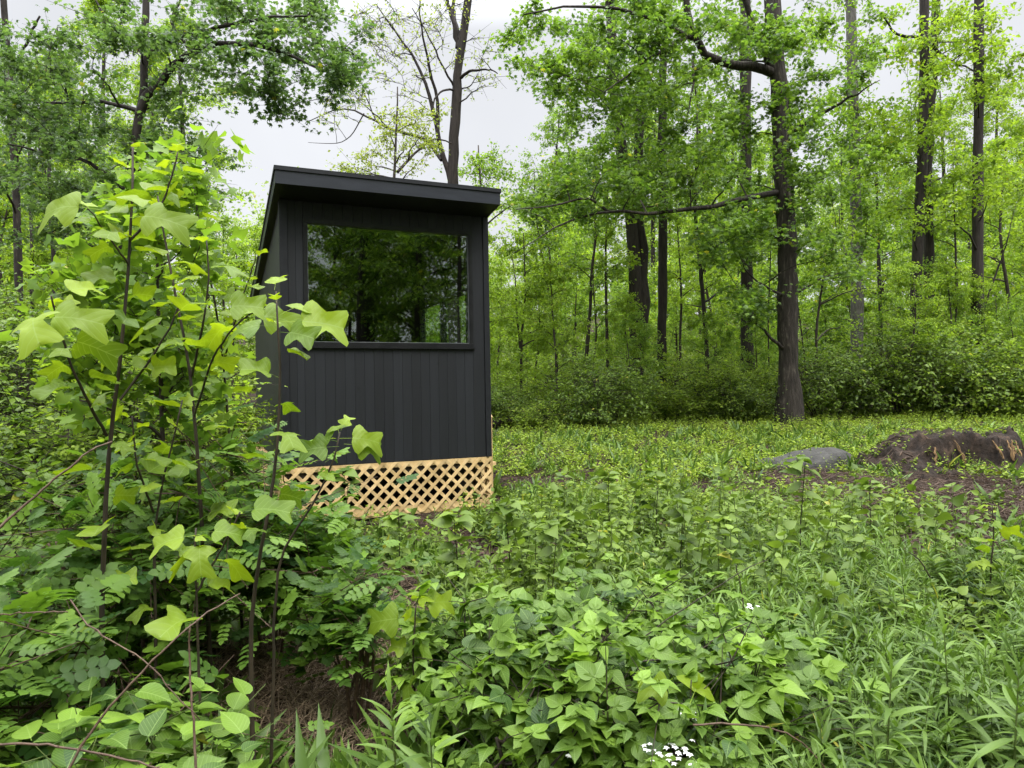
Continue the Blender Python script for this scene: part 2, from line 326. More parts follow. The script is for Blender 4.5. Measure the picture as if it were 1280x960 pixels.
def glass_mat(base=.115):
    m, nt, out = newmat('window glass'); L = nt.links.new
    lw = N(nt, 'ShaderNodeLayerWeight'); lw.inputs['Blend'].default_value = .5
    p5 = N(nt, 'ShaderNodeMath', operation='POWER'); L(lw.outputs['Facing'], p5.inputs[0]); p5.inputs[1].default_value = 4
    ma = N(nt, 'ShaderNodeMath', operation='MULTIPLY_ADD', use_clamp=True); L(p5.outputs[0], ma.inputs[0]); ma.inputs[1].default_value = .9; ma.inputs[2].default_value = base
    tr = N(nt, 'ShaderNodeBsdfTransparent'); tr.inputs[0].default_value = (.86, .92, .88, 1)
    gl = N(nt, 'ShaderNodeBsdfGlossy'); gl.inputs['Roughness'].default_value = 0; gl.inputs['Color'].default_value = (.95, 1, .97, 1)
    ms = N(nt, 'ShaderNodeMixShader'); L(ma.outputs[0], ms.inputs[0]); L(tr.outputs[0], ms.inputs[1]); L(gl.outputs[0], ms.inputs[2]); L(ms.outputs[0], out.inputs['Surface'])
    return m
M['glass'] = glass_mat()

# ------------------------------------------------------------------ ground
mb = MB()
xs = np.concatenate([np.linspace(-300, -24, 24), np.linspace(-22, 22, 150), np.linspace(24, 300, 24)])
ys = np.concatenate([np.linspace(-300, -12, 24), np.linspace(-10, 30, 140), np.linspace(31, 400, 40)])
X, Yg = np.meshgrid(xs, ys); Z = gz(X, Yg)+.012*np.sin(X*7.1+Yg*3.3)*np.sin(Yg*8.3-X*2.)
i = np.arange(len(ys)-1)[:, None]*len(xs); j = np.arange(len(xs)-1)[None, :]
Q = np.stack([i+j, i+j+1, i+j+1+len(xs), i+j+len(xs)], -1).reshape(-1, 4)
mb.add(np.stack([X, Yg, Z], -1), Q)
tag(mb.build('ground', M['ground']), kind='structure')

# ------------------------------------------------------------------ cabin
TH = .408; O = np.array([-2.519, 7.642, 0]); W = 2.44; DEP = 4.9
U = np.array([math.cos(TH), math.sin(TH), 0]); Nn = np.array([-math.sin(TH), math.cos(TH), 0])
ZB = .654; WB, WT = 2.041, 3.370; U1, U2 = .283, 2.185; ZT = 3.851; ZF = 3.667; SL = .141; OF, OL, OR_ = .409, .081, .016
cab = empty('garden_cabin', O, 'small charcoal timber cabin with mono-pitch roof and one wide picture window', 'cabin', rz=TH)
def wallroof(d): return ZF-SL*(d+OF)
rc = np.random.default_rng(3)
# front wall boards, clipped round the window
mb = MB(); BW = .108; k = 0; u = .0
frame_t = .045
def boards(mb, ua, ub, segs, y0, y1, axis='u', topfn=None):
    n = max(1, round((ub-ua)/BW)); bw = (ub-ua)/n
    for q in range(n):
        a = ua+q*bw+.0013; b = ua+(q+1)*bw-.0013; vv = rc.uniform(.25, .75); off = rc.uniform(0, .002)
        for (z0, z1) in segs:
            za, zb_ = (z1, z1) if z1 is not None else (topfn(a), topfn(b))
            if axis == 'u': V = np.array([[a, y0-off, z0], [b, y0-off, z0], [b, y1, z0], [a, y1, z0], [a, y0-off, za], [b, y0-off, zb_], [b, y1, zb_], [a, y1, za]])
            else: V = np.array([[y0, a, z0], [y0, b, z0], [y1, b, z0], [y1, a, z0], [y0, a, za], [y0, b, zb_], [y1, b, zb_], [y1, a, za]])
            mb.add(V, [[0, 3, 2, 1], [4, 5, 6, 7], [0, 1, 5, 4], [1, 2, 6, 5], [2, 3, 7, 6], [3, 0, 4, 7]], vv)
topz = wallroof(0)
fu1, fu2, fz1, fz2 = U1-frame_t, U2+frame_t, WB-frame_t, WT+frame_t
boards(mb, .075, fu1, [(ZB, topz)], 0, .02); boards(mb, fu2, W-.06, [(ZB, topz)], 0, .02)
boards(mb, fu1, fu2, [(ZB, fz1), (fz2, topz)], 0, .02)
for a, b, c, d in ((.02, fu1-.001, ZB+.003, topz-.003), (fu2+.001, W-.02, ZB+.003, topz-.003), (fu1, fu2, ZB+.003, fz1-.001), (fu1, fu2, fz2+.001, topz-.003)):
    box(mb, (a, .022, c), (b, .12, d), .05)
mb.build('front_wall', M['board'], cab, smooth=False)
for x0, x1, x2, x3 in ((-.012, .072, -.014, 0), (W-.057, W+.012, W+.001, W+.014)):
    mb = MB(); box(mb, (x0, -.014, ZB-.004), (x1, .0215, wallroof(0)-.001)); box(mb, (x2, .021, ZB-.004), (x3, .09, wallroof(.09)-.001))
    mb.build('corner_trim', M['trim'], cab, smooth=False)
mb = MB(); boards(mb, .092, DEP, [(ZB, None)], 0, .02, 'd', wallroof)
box(mb, (.022, .125, ZB+.003), (.10, DEP-.1, wallroof(DEP)-.01), .05)
V = np.array([[.022, .125, 2.9], [.1, .125, 2.9], [.1, DEP-.1, 2.9], [.022, DEP-.1, 2.9], [.022, .125, wallroof(.125)-.004], [.1, .125, wallroof(.125)-.004], [.1, DEP-.1, wallroof(DEP)-.004], [.022, DEP-.1, wallroof(DEP)-.004]])
mb.add(V, [[0, 3, 2, 1], [4, 5, 6, 7], [0, 1, 5, 4], [1, 2, 6, 5], [2, 3, 7, 6], [3, 0, 4, 7]], .05)
mb.build('left_wall', M['board'], cab, smooth=False)
# right wall with the glass door opening
DA, DB, DZ = .55, 2.75, 2.80
mb = MB()
for a, b, s in ((.092, DA, [(ZB, None)]), (DB, DEP, [(ZB, None)]), (DA, DB, [(DZ, None)])): boards(mb, a, b, s, W-.02, W, 'd', wallroof)
def rwall(a, b, z0):
    V = np.array([[W-.10, a, z0], [W-.022, a, z0], [W-.022, b, z0], [W-.10, b, z0], [W-.10, a, wallroof(a)-.004], [W-.022, a, wallroof(a)-.004], [W-.022, b, wallroof(b)-.004], [W-.10, b, wallroof(b)-.004]])
    mb.add(V, [[0, 3, 2, 1], [4, 5, 6, 7], [0, 1, 5, 4], [1, 2, 6, 5], [2, 3, 7, 6], [3, 0, 4, 7]], .05)
rwall(.125, DA, ZB); rwall(DB, DEP-.1, ZB); rwall(DA+.001, DB-.001, DZ)
mb.build('right_wall', M['board'], cab, smooth=False)
mb = MB(); boards(mb, 0, W, [(ZB, wallroof(DEP)-.002)], DEP, DEP+.02); box(mb, (.02, DEP-.09, ZB+.002), (W-.02, DEP-.002, wallroof(DEP)-.006), .05)
mb.build('rear_wall', M['board'], cab, smooth=False)
mb = MB(); box(mb, (.03, .03, ZB-.12), (W-.03, DEP-.03, ZB-.001)); 
box(mb, (.105, .125, ZB+.001), (W-.105, DEP-.1, ZB+.02)); mb.build('floor_deck', M['interior'], cab, smooth=False)
mb = MB()
def roofslab(mb, u0, u1, d0, d1, ztop, zbot):
    V = np.array([[u0, d0, zbot(d0)], [u1, d0, zbot(d0)], [u1, d1, zbot(d1)], [u0, d1, zbot(d1)], [u0, d0, ztop(d0)], [u1, d0, ztop(d0)], [u1, d1, ztop(d1)], [u0, d1, ztop(d1)]])
    mb.add(V, [[0, 3, 2, 1], [4, 5, 6, 7], [0, 1, 5, 4], [1, 2, 6, 5], [2, 3, 7, 6], [3, 0, 4, 7]])
rt = lambda o: (lambda d: ZT+o-SL*(d+OF)); rb = lambda o: (lambda d: ZF+o-SL*(d+OF))
roofslab(mb, -OL+.02, W+OR_-.02, -OF+.02, DEP+.13, rt(-.012), rb(.004))
rf = mb.build('roof', M['trim'], cab, smooth=False)
mb = MB()
roofslab(mb, -OL, W+OR_, -OF, -OF+.019, rt(-.045), rb(0)); roofslab(mb, -OL, -OL+.019, -OF+.02, DEP+.15, rt(-.045), rb(0)); roofslab(mb, W+OR_-.019, W+OR_, -OF+.02, DEP+.15, rt(-.045), rb(0))
mb.build('fascia_board', M['fascia'], cab, smooth=False)
mb = MB()
roofslab(mb, -OL-.012, W+OR_+.012, -OF-.012, DEP+.16, rt(0), rt(-.010)); roofslab(mb, -OL-.012, W+OR_+.012, -OF-.012, -OF-.001, rt(-.011), rt(-.044)); roofslab(mb, -OL-.012, -OL-.001, -OF, DEP+.16, rt(-.011), rt(-.044)); roofslab(mb, W+OR_+.001, W+OR_+.012, -OF, DEP+.16, rt(-.011), rt(-.044))
mb.build('drip_edge', M['trim'], cab, smooth=False)
# picture window
mb = MB(); y0, y1 = -.022, .10
box(mb, (fu1, y0, fz1), (fu2, y1, WB)); box(mb, (fu1, y0, WT), (fu2, y1, fz2)); box(mb, (fu1, y0, WB+.001), (U1, y1, WT-.001)); box(mb, (U2, y0, WB+.001), (fu2, y1, WT-.001))
box(mb, (fu1-.02, -.034, fz1-.022), (fu2+.02, .0, fz1-.001))
wf = mb.build('window', M['black'], cab, smooth=False)
mb = MB(); box(mb, (U1-.001, .012, WB-.001), (U2+.001, .020, WT+.001)); mb.build('glass_pane', M['glass'], wf, smooth=False)
mb = MB()
for a, b, c, d in ((U1, U2, WB, WB+.007), (U1, U2, WT-.007, WT), (U1, U1+.007, WB+.008, WT-.008), (U2-.007, U2, WB+.008, WT-.008)): box(mb, (a, -.002, c), (b, .008, d))
mb.build('glazing_bead', M['bead'], wf, smooth=False)
# sliding glass door on the right side
mb = MB(); ft = .05
def fr(a, b, x0, x1, zb_, zt_):
    box(mb, (x0, a, zb_), (x1, b, zb_+ft)); box(mb, (x0, a, zt_-ft), (x1, b, zt_)); box(mb, (x0, a, zb_+ft+.001), (x1, a+ft, zt_-ft-.001)); box(mb, (x0, b-ft, zb_+ft+.001), (x1, b, zt_-ft-.001))
mid = (DA+DB)/2
fr(DA+.002, mid+.02, W-.05, W-.01, ZB+.021, DZ-.002); fr(mid-.02, DB-.002, W-.095, W-.052, ZB+.021, DZ-.002)
dr = mb.build('glass_door', M['trim'], cab, smooth=False)
mb = MB(); box(mb, (W-.034, DA+ft, ZB+.07), (W-.028, mid-.03, DZ-ft)); box(mb, (W-.076, mid+.03, ZB+.07), (W-.070, DB-ft, DZ-ft)); mb.build('glass_pane', M['glass'], dr, smooth=False)
mb = MB(); box(mb, (W-.009, mid-.03, ZB+1.0), (W+.02, mid-.005, ZB+1.25)); mb.build('handle', M['black'], dr, smooth=False)
# lattice skirts
def clip_u(poly, lo, hi):
    for s, lim in ((1, lo), (-1, -hi)):
        out = []
        for a, b in zip(poly, poly[1:]+poly[:1]):
            da, db = s*a[0]-lim, s*b[0]-lim
            if da >= 0: out.append(a)
            if da*db < 0: t = da/(da-db); out.append((a[0]+t*(b[0]-a[0]), a[1]+t*(b[1]-a[1])))
        poly = out
        if len(poly) < 3: return None
    return poly
def lattice(name, Lw, z0, z1, frm, yo):
    root = MB(); H = z1-z0; sp = .150; h = .026
    for s, (ya, yb) in ((1, (yo-.014, yo-.008)), (-1, (yo-.007, yo-.001))):
        c = -H-.1
        while c < Lw+H+.1:
            c0 = c+rc.normal(0, .003); top = c0+s*H
            p = clip_u([(c0-h, z0), (c0+h, z0), (top+h, z1), (top-h, z1)], 0, Lw)
            if p: prism(root, p, ya, yb, rc.uniform(.3, .9), frm)
            c += sp
    lat = root.build(name, M['pine'], cab, smooth=False)
    m2 = MB(); box(m2, (0, yo, z1-.06), (Lw, yo+.035, z1-.001), .6, frm); box(m2, (0, yo, z0-.02), (Lw, yo+.035, z0+.085), .45, frm)
    m2.build('lattice_rail', M['pine'], lat, smooth=False)
lattice('lattice_skirt', W, .045, ZB-.006, lambda V: V, -.001)
lattice('lattice_skirt', DEP, .09, ZB-.006, lambda V: np.stack([V[:, 1]+0, V[:, 0], V[:, 2]], 1), .0)
lattice('lattice_skirt', DEP, .09, ZB-.006, lambda V: np.stack([W-V[:, 1], V[:, 0], V[:, 2]], 1), .0)
for d in (.25, 1.7, 3.2, 4.6):
    for uu in (.3, W-.3): mb = MB(); box(mb, (uu-.07, d-.07, -.2), (uu+.07, d+.07, ZB-.121), .3); mb.build('support_pier', M['underfloor'], cab, smooth=False)
# entrance platform of raw pine on the right side
pl = MB(); dk0, dk1 = .42, 2.9; px1 = W+.02
for q in range(8):
    a = dk0; box(pl, (px1, dk0+q*.31, .49), (px1+.22, dk0+q*.31+.30, .53), rc.uniform(.3, .8))
pl2 = MB(); box(pl2, (px1, dk0+.02, .10), (px1+.14, dk0+.06, .489), .25); box(pl2, (px1+.10, dk0+.061, .10), (px1+.14, dk1, .489), .25)
dkroot = empty('entry_step', O+U*(W+.1)+Nn*1.6, 'narrow raw pine entry step along the right side of the dark cabin', 'step', rz=TH)
sh = np.array([W+.1, 1.6, 0])
pl.build('tread', M['pine'], dkroot, sh, smooth=False); pl2.build('skirt_board', M['pine'], dkroot, sh, smooth=False)
mb = MB(); q0 = px1+.085; box(mb, (q0, dk0-.10, .1), (q0+.05, dk0-.05, 1.12), .5)
V = np.array([[q0-.006, dk0-.106, 1.121], [q0+.056, dk0-.106, 1.121], [q0+.056, dk0-.044, 1.121], [q0-.006, dk0-.044, 1.121], [q0+.018, dk0-.08, 1.19], [q0+.032, dk0-.08, 1.19], [q0+.032, dk0-.07, 1.19], [q0+.018, dk0-.07, 1.19]])
mb.add(V, [[0, 3, 2, 1], [4, 5, 6, 7], [0, 1, 5, 4], [1, 2, 6, 5], [2, 3, 7, 6], [3, 0, 4, 7]], .95)
mb.build('post', M['pine'], dkroot, sh, smooth=False)

def local(p):
    q = np.asarray(p)-O; return np.stack([q[..., 0]*U[0]+q[..., 1]*U[1], q[..., 0]*Nn[0]+q[..., 1]*Nn[1]], -1)
def outside_cabin(P, m=.25):
    l = local(P); return ~((l[..., 0] > -m) & (l[..., 0] < W+m+.15) & (l[..., 1] > -m) & (l[..., 1] < DEP+m))

# ------------------------------------------------------------------ trees
def wob(P, a, r):
    P = np.array(P, float); n = len(P); P[1:-1] += r.normal(0, a, (n-2, 3)); return P
def resample(P, n):
    P = np.array(P, float); d = np.concatenate([[0], np.cumsum(np.linalg.norm(np.diff(P, axis=0), axis=1))]); t = np.linspace(0, d[-1], n)
    # Catmull-Rom like smoothing through cubic interpolation of each axis
    out = np.stack([np.interp(t, d, P[:, k]) for k in range(3)], 1)
    for _ in range(2): out[1:-1] = .5*out[1:-1]+.25*(out[:-2]+out[2:])
    return out
def grow(wood, leaf, trunk, tr, limbs, C, r, m, k, tm, ls, seed, up=.45, eld=(-.9, .2), minr=.006, flat=.55, bside=5, twr=.004):
    """trunk polyline + explicit limbs; every cluster centre in C gets a branch from the nearest wood, twigs and leaves"""
    r_ = np.random.default_rng(seed)
    T = resample(trunk, max(8, len(trunk)*4)); tr = np.interp(np.linspace(0, 1, len(T)), np.linspace(0, 1, len(tr)), tr)
    tube(wood, wob(T, tr[0]*.05, r_), tr*(1+r_.normal(0, .05, len(tr))), 14 if tr[0] > .12 else 7)
    nodes = [T]; nr = [tr]
    for L, r0, r1 in limbs:
        Lp = resample(L, 14); q = np.linspace(r0, r1, 14); tube(wood, wob(Lp, r0*.25, r_), q, 7); nodes.append(Lp); nr.append(q)
    NP = np.concatenate(nodes); NR = np.concatenate(nr)
    C = np.asarray(C, float).reshape(-1, 3)
    rr = np.broadcast_to(r, (len(C),))
    zlow = T[0][2]+.08*(T[-1][2]-T[0][2])
    order = np.argsort(np.min(np.linalg.norm(C[:, None]-NP[None], axis=2), axis=1))
    tips = []; tipc = []
    for ci in order:
        c = C[ci]; v = NP-c; dist = np.linalg.norm(v, axis=1); hz = np.linalg.norm(v[:, :2], axis=1)
        cost = dist+2.5*np.clip(NP[:, 2]-c[2]+.25*hz, 0, None)+5*(NP[:, 2] < zlow)
        j = int(np.argmin(cost)); a = NP[j]; L = dist[j]
        if L < .15: pts = np.array([a, c])
        else:
            midp = (a+c)/2+np.array([0, 0, .12*L])+r_.normal(0, .06*L, 3); t = np.linspace(0, 1, 7)[:, None]
            pts = (1-t)**2*a+2*t*(1-t)*midp+t*t*c; pts = wob(pts, .012*L, r_)
        r0 = min(NR[j]*.7, .010+.013*L); r0 = max(r0, minr); q = np.linspace(r0, max(minr*.6, r0*.35), len(pts))
        tube(wood, pts, q, bside, cap=False)
        NP = np.concatenate([NP, pts[1:]]); NR = np.concatenate([NR, q[1:]])
        s = pts[r_.integers(len(pts)//2, len(pts), m)]
        e = c+r_.normal(0, 1, (m, 3))*np.array([1, 1, flat])*rr[ci]*.6
        tips.append(s); tipc.append(e)
    if not tips: return
    S = np.concatenate(tips); E = np.concatenate(tipc)
    if twr: twigs(wood, S, E, twr, twr*.4)
    n = len(S)*k
    t = r_.uniform(.2, 1.05, (len(S), k, 1)); P = (S[:, None]*(1-t)+E[:, None]*t).reshape(-1, 3)+r_.normal(0, ls*.7, (n, 3))
    D = rdir(n, *eld); cv = np.repeat(r_.uniform(-.22, .22, len(S)), k)
    place(leaf, tm, P, D, rup(n, up), ls*r_.uniform(.65, 1.25, n), np.clip(r_.uniform(.1, .9, n)+cv, 0, 1))
def ell(cx, cy, rx, ry, n, Y, dY, r_):
    a = r_.uniform(0, 2*np.pi, n); q = np.sqrt(r_.uniform(0, 1, n)); ys = Y+r_.uniform(-dY, dY, n)
    return [at(cx+rx*q[i]*math.cos(a[i]), cy+ry*q[i]*math.sin(a[i]), ys[i]) for i in range(n)]
def make_tree(name, label, cat, trunk, tr, limbs, C, r, m, k, tm, ls, lm, wm, seed, group=None, **kw):
    base = np.array(trunk[0], float); root = empty(name, base, label, cat, group)
    wd, lf = MB(), MB(); grow(wd, lf, trunk, tr, limbs, C, r, m, k, tm, ls, seed, **kw)
    wd.build('trunk', M[wm], root, base)
    if lf.n: lf.build('crown', M[lm], root, base)
    return root
def trk(pts, Y, base_px=None, extra=None):
    P = [at(x, y, Y) for x, y in pts]
    b = P[0].copy(); g = gz(b[0], b[1])
    P[0] = np.array([b[0], b[1], g-.05]) if b[2] < g+1.5 else P[0]
    if b[2] >= g+.1: P = [np.array([b[0], b[1], g-.05])]+[b]+P[1:]
    if extra: P.append(P[-1]+np.array(extra))
    return P

def gbase0(px, Y): X = (px-640)/F*Y; return np.array([X, Y, float(gz(X, Y))-.02])
rs = np.random.default_rng(11)
# -- big furrowed tree at the edge of the clearing
Y = 18.
tp = trk([(987, 534), (986, 500), (985, 440), (985, 350), (980, 230), (974, 130), (968, 40), (962, -60)], Y, extra=(0, .3, 4))
limbs = [([at(968, 92, Y), at(935, 82, Y-.3), at(900, 78, Y-.7), at(872, 66, Y-1), at(862, 40, Y-1.2), at(855, -10, Y-1.4), at(850, -70, Y-1.6)], .13, .06),
         ([at(866, 48, Y-1.1), at(820, 24, Y-1.6), at(770, 10, Y-2), at(700, 6, Y-2.4), at(655, 18, Y-2.7)], .06, .015),
         ([at(862, 45, Y-1.1), at(815, 70, Y-2), at(790, 92, Y-2.4), at(755, 115, Y-2.8)], .045, .012),
         ([at(974, 240, Y), at(940, 246, Y-.6), at(895, 259, Y-1.1), at(850, 263, Y-1.5), at(812, 270, Y-1.8), at(768, 262, Y-2), at(725, 262, Y-2.3), at(688, 288, Y-2.6), at(640, 318, Y-3)], .085, .005),
         ([at(760, 264, Y-2.), at(735, 245, Y-2.4), at(690, 258, Y-2.8), at(645, 262, Y-3.2)], .035, .01),
         ([at(982, 172, Y), at(1005, 155, Y-.4), at(1035, 138, Y-.8), at(1062, 122, Y-1.2), at(1100, 100, Y-1.6)], .075, .008),
         ([at(985, 440, Y), at(968, 428, Y-.3), at(955, 412, Y-.5), at(938, 400, Y-.6)], .06, .02),
         ([at(984, 372, Y), at(960, 360, Y-.5), at(935, 345, Y-.9), at(925, 320, Y-1.2)], .04, .012),
         ([at(968, 90, Y), at(930, 0, Y-.5), at(905, -70, Y-.9)], .10, .05),
         ([at(866, 74, Y-1), at(868, 100, Y-1.5), at(858, 150, Y-2)], .04, .01)]
C = []
for cx, cy, rx, ry, n in ((700, 50, 70, 45, 17), (690, 95, 55, 35, 9), (800, 60, 80, 60, 20), (820, 150, 60, 45, 9), (740, 120, 60, 30, 10), (690, 250, 60, 32, 12), (745, 215, 60, 40, 12), (810, 235, 60, 40, 12), (880, 200, 50, 60, 12), (880, 300, 50, 40, 8),
                          (960, 210, 75, 90, 20), (965, 320, 62, 60, 12), (930, 390, 45, 35, 5), (930, 110, 70, 70, 18), (1040, 210, 60, 80, 17), (1045, 320, 45, 50, 8), (960, 20, 90, 50, 18), (870, 10, 80, 40, 12), (1060, 60, 60, 60, 7)):
    C += ell(cx, cy, rx, ry, n, Y-.6, 2.2, rs)
big = make_tree('broadleaf_tree', 'largest tree of the clearing edge, thick furrowed trunk with flared base and long low branch', 'tree', tp, [.37, .255, .24, .23, .225, .215, .20, .19, .17, .12], limbs, C, .60, 9, 15, T_LOB, .108, 'canopy', 'bark', 21, minr=.008)

# -- the other trunks of the wood; (points, depth, radii, label ...)
def ctree(name, label, pts, Y, rad, ells, lm, wm, seed, ls=.14, m=8, k=12, r=.75, tm=None, limbs=(), group=None, extra=(0, 0, 5), dY=2., **kw):
    if Y > 20: Yn = 20+(Y-20)*.35; rad = [q*Yn/Y for q in rad]; Y = Yn
    r_ = np.random.default_rng(seed); C = []
    for e in ells: C += ell(*e, Y, dY, r_)
    ls *= .80; k = int(k*1.4)
    tp = trk(pts, Y, extra=extra)
    lb = [([at(x, y, Y+dy) for x, y, dy in L], a, b) for L, a, b in limbs]
    return make_tree(name, label, 'tree', tp, rad, lb, C, r, m, k, tm or T_RH, ls, lm, wm, seed, group, **kw)
ctree('tall_tree', 'stout double trunk forking near the base in the middle of the wood', [(797, 470), (796, 400), (792, 300), (784, 230), (771, 150), (765, 70), (763, 0)], 26, [.30, .25, .24, .22, .20, .18, .15, .12],
      [(760, 110, 60, 70, 16), (800, 190, 50, 60, 12), (740, 190, 60, 40, 10), (790, 30, 70, 40, 12)], 'canopy', 'bark_wet', 31, ls=.17, limbs=[([(797, 440, 0), (806, 380, 0), (800, 300, 0), (796, 230, 0), (799, 160, 0), (798, 90, 0), (803, 20, 0)], .20, .12)])
ctree('tall_tree', 'dark straight trunk just right of the double trunk', [(826, 470), (828, 390), (829, 270), (827, 110), (835, 0)], 27, [.22, .18, .17, .15, .12, .08], [(850, 100, 40, 60, 9), (835, 230, 40, 50, 8), (860, 180, 40, 50, 7)], 'canopy', 'bark_wet', 32, ls=.17)
ctree('tall_tree', 'pale grey straight trunk right of the largest tree', [(1071, 440), (1071, 300), (1068, 200), (1065, 50), (1063, -40)], 27, [.24, .21, .20, .19, .17, .12], [(1065, 140, 50, 60, 9), (1090, 230, 50, 60, 8), (1060, 20, 70, 50, 9), (1110, 100, 50, 60, 7)], 'spring2', 'bark_grey', 33, ls=.17, limbs=[([(1072, 340, 0), (1056, 315, .2), (1052, 290, .4)], .05, .02)])
ctree('tall_tree', 'dark trunk on the right, front one of two that nearly touch', [(1144, 420), (1146, 320), (1154, 180), (1156, 60), (1154, -40)], 25, [.21, .18, .17, .16, .15, .11], [(1150, 60, 60, 60, 9), (1120, 170, 50, 50, 8), (1180, 120, 40, 70, 8), (1150, 230, 60, 50, 8)], 'spring', 'bark_wet', 34, ls=.17, limbs=[([(1157, 48, 0), (1120, 44, -.5), (1100, 15, -1)], .06, .02), ([(1157, 50, 0), (1190, 78, -.4), (1224, 90, -.8)], .05, .02)])
ctree('tall_tree', 'dark trunk on the right, hind one of two that nearly touch', [(1161, 430), (1161, 320), (1159, 200), (1168, 60), (1172, -40)], 29, [.22, .19, .18, .16, .14, .1], [(1190, 40, 50, 50, 7), (1180, 220, 50, 50, 6)], 'spring', 'bark_wet', 35, ls=.18)
ctree('tall_tree', 'straight dark trunk nearest the right edge of the picture', [(1222, 430), (1222, 300), (1223, 150), (1225, -40)], 23, [.23, .18, .155, .15, .145, .12], [(1200, 60, 50, 60, 7), (1255, 60, 35, 80, 10), (1250, 200, 40, 60, 9), (1200, 250, 50, 40, 7)], 'spring', 'bark_wet', 36, ls=.16, limbs=[([(1224, 400, 0), (1250, 330, -.3), (1262, 290, -.5)], .04, .015)])
ctree('tall_tree', 'dark trunk half hidden in leaves just left of the largest tree', [(934, 430), (933, 300), (932, 150), (931, -30)], 24, [.24, .20, .19, .19, .15], [(920, 60, 40, 50, 6), (930, 240, 40, 60, 7)], 'canopy', 'bark_wet', 37, ls=.17)
ctree('slender_tree', 'slender crooked trunk between the double trunk and the largest tree', [(884, 440), (881, 400), (875, 330), (868, 260), (872, 180)], 25, [.09, .08, .07, .06, .03], [(880, 230, 40, 50, 7), (895, 330, 35, 40, 6)], 'spring', 'bark_wet', 38, ls=.15, extra=(0, 0, 1))
# slender understory stems left of the double trunk
for q, (pts, Yq, rd, lab) in enumerate((
        ([(730, 475), (737, 400), (740, 330), (745, 300), (742, 240)], 24, .075, 'slender dark stem leaning right, just left of the double trunk'),
        ([(760, 468), (758, 400), (757, 310), (760, 230)], 25, .065, 'straight slender stem close left of the double trunk'),
        ([(695, 430), (688, 380), (681, 340), (672, 290), (668, 240)], 24, .06, 'slender stem leaning left in the light green thicket right of the cabin'),
        ([(651, 465), (652, 420), (657, 370), (655, 320)], 22, .05, 'twin stemmed sapling nearest the right side of the cabin'),
        ([(740, 470), (746, 420), (741, 350), (743, 300)], 28, .045, 'thin pole of a sapling behind the leaning dark stem'),
        ([(850, 420), (852, 380), (850, 330), (846, 270)], 31, .07, 'thin far trunk between the two dark straight trunks'),
        ([(1195, 410), (1196, 350), (1194, 300), (1192, 230)], 27, .06, 'thin stem between the touching trunks and the right edge trunk'),
        ([(1020, 410), (1026, 370), (1032, 330), (1050, 290)], 22, .05, 'thin leaning sapling right of the largest trunk'),
        ([(960, 400), (963, 330), (965, 270), (966, 210)], 21, .025, 'very thin pole standing close left of the largest trunk'))):
    x0, y0 = pts[-1]; lb = []
    if q == 3: lb = [([(651, 440, 0), (646, 400, 0), (645, 350, 0), (640, 320, 0)], .035, .012)]
    ctree('slender_tree', lab, pts, Yq, [rd, rd*.9, rd*.75, rd*.5, rd*.25], [(x0, y0+20, 38, 40, 7), (x0+5, y0+80, 42, 40, 6)], 'spring' if q % 2 else 'spring2', 'bark_thin', 50+q, ls=.13, r=.55, m=7, k=12, limbs=lb, extra=(0, 0, .7), dY=1., twr=.005)

# -- nearly bare tree behind the cabin
Y = 17.
rb_ = np.random.default_rng(5)
tp = trk([(566, 330), (565, 225), (569, 150), (571, 100), (578, 50), (586, -5), (592, -60)], Y, extra=(.2, 0, 1.5))
limbs = [([at(565, 235, Y), at(556, 205, Y), at(549, 180, Y), at(545, 150, Y), at(530, 90, Y), at(510, 60, Y), at(488, 35, Y), at(470, 5, Y)], .075, .012),
         ([at(547, 165, Y), at(548, 130, Y), at(535, 80, Y-.3), at(527, 40, Y-.5), at(523, -10, Y-.6)], .05, .012),
         ([at(572, 60, Y), at(568, 30, Y), at(560, 5, Y), at(552, -30, Y)], .065, .03),
         ([at(574, 50, Y), at(567, 20, Y+.3), at(566, -30, Y+.5)], .06, .03),
         ([at(570, 112, Y), at(553, 112, Y-.4), at(540, 125, Y-.6), at(545, 160, Y-.6)], .03, .012),
         ([at(568, 110, Y), at(552, 80, Y-.3), at(536, 45, Y-.5), at(515, 10, Y-.7)], .03, .01),
         ([at(574, 98, Y), at(590, 88, Y-.3), at(610, 86, Y-.5), at(622, 92, Y-.6)], .045, .012),
         ([at(572, 112, Y), at(588, 108, Y), at(598, 92, Y)], .02, .008),
         ([at(552, 200, Y), at(530, 168, Y+.5), at(505, 170, Y+.6), at(470, 152, Y+.8), at(440, 134, Y+1), at(412, 136, Y+1.1), at(385, 152, Y+1.2)], .05, .010),
         ([at(470, 152, Y+.8), at(455, 115, Y+.8), at(445, 85, Y+.8)], .02, .006),
         ([at(455, 142, Y+.9), at(440, 170, Y+.8), at(425, 180, Y+.7), at(385, 178, Y+.5)], .018, .005)]
C = []
for e in ((520, 60, 60, 60, 22), (480, 100, 60, 50, 16), (440, 130, 50, 35, 14), (500, 30, 60, 30, 12), (600, 70, 25, 50, 10), (560, 20, 40, 30, 8), (470, 20, 40, 25, 8)):
    C += ell(*e, Y, 1.2, rb_)
make_tree('bare_tree', 'almost leafless dark tree with forked stems rising behind the cabin roof', 'tree', tp, [.2, .17, .15, .135, .12, .105, .09, .06], limbs, C, .42, 6, 3, T_RH, .07, 'budding', 'bark_wet', 6, minr=.007, twr=.006)
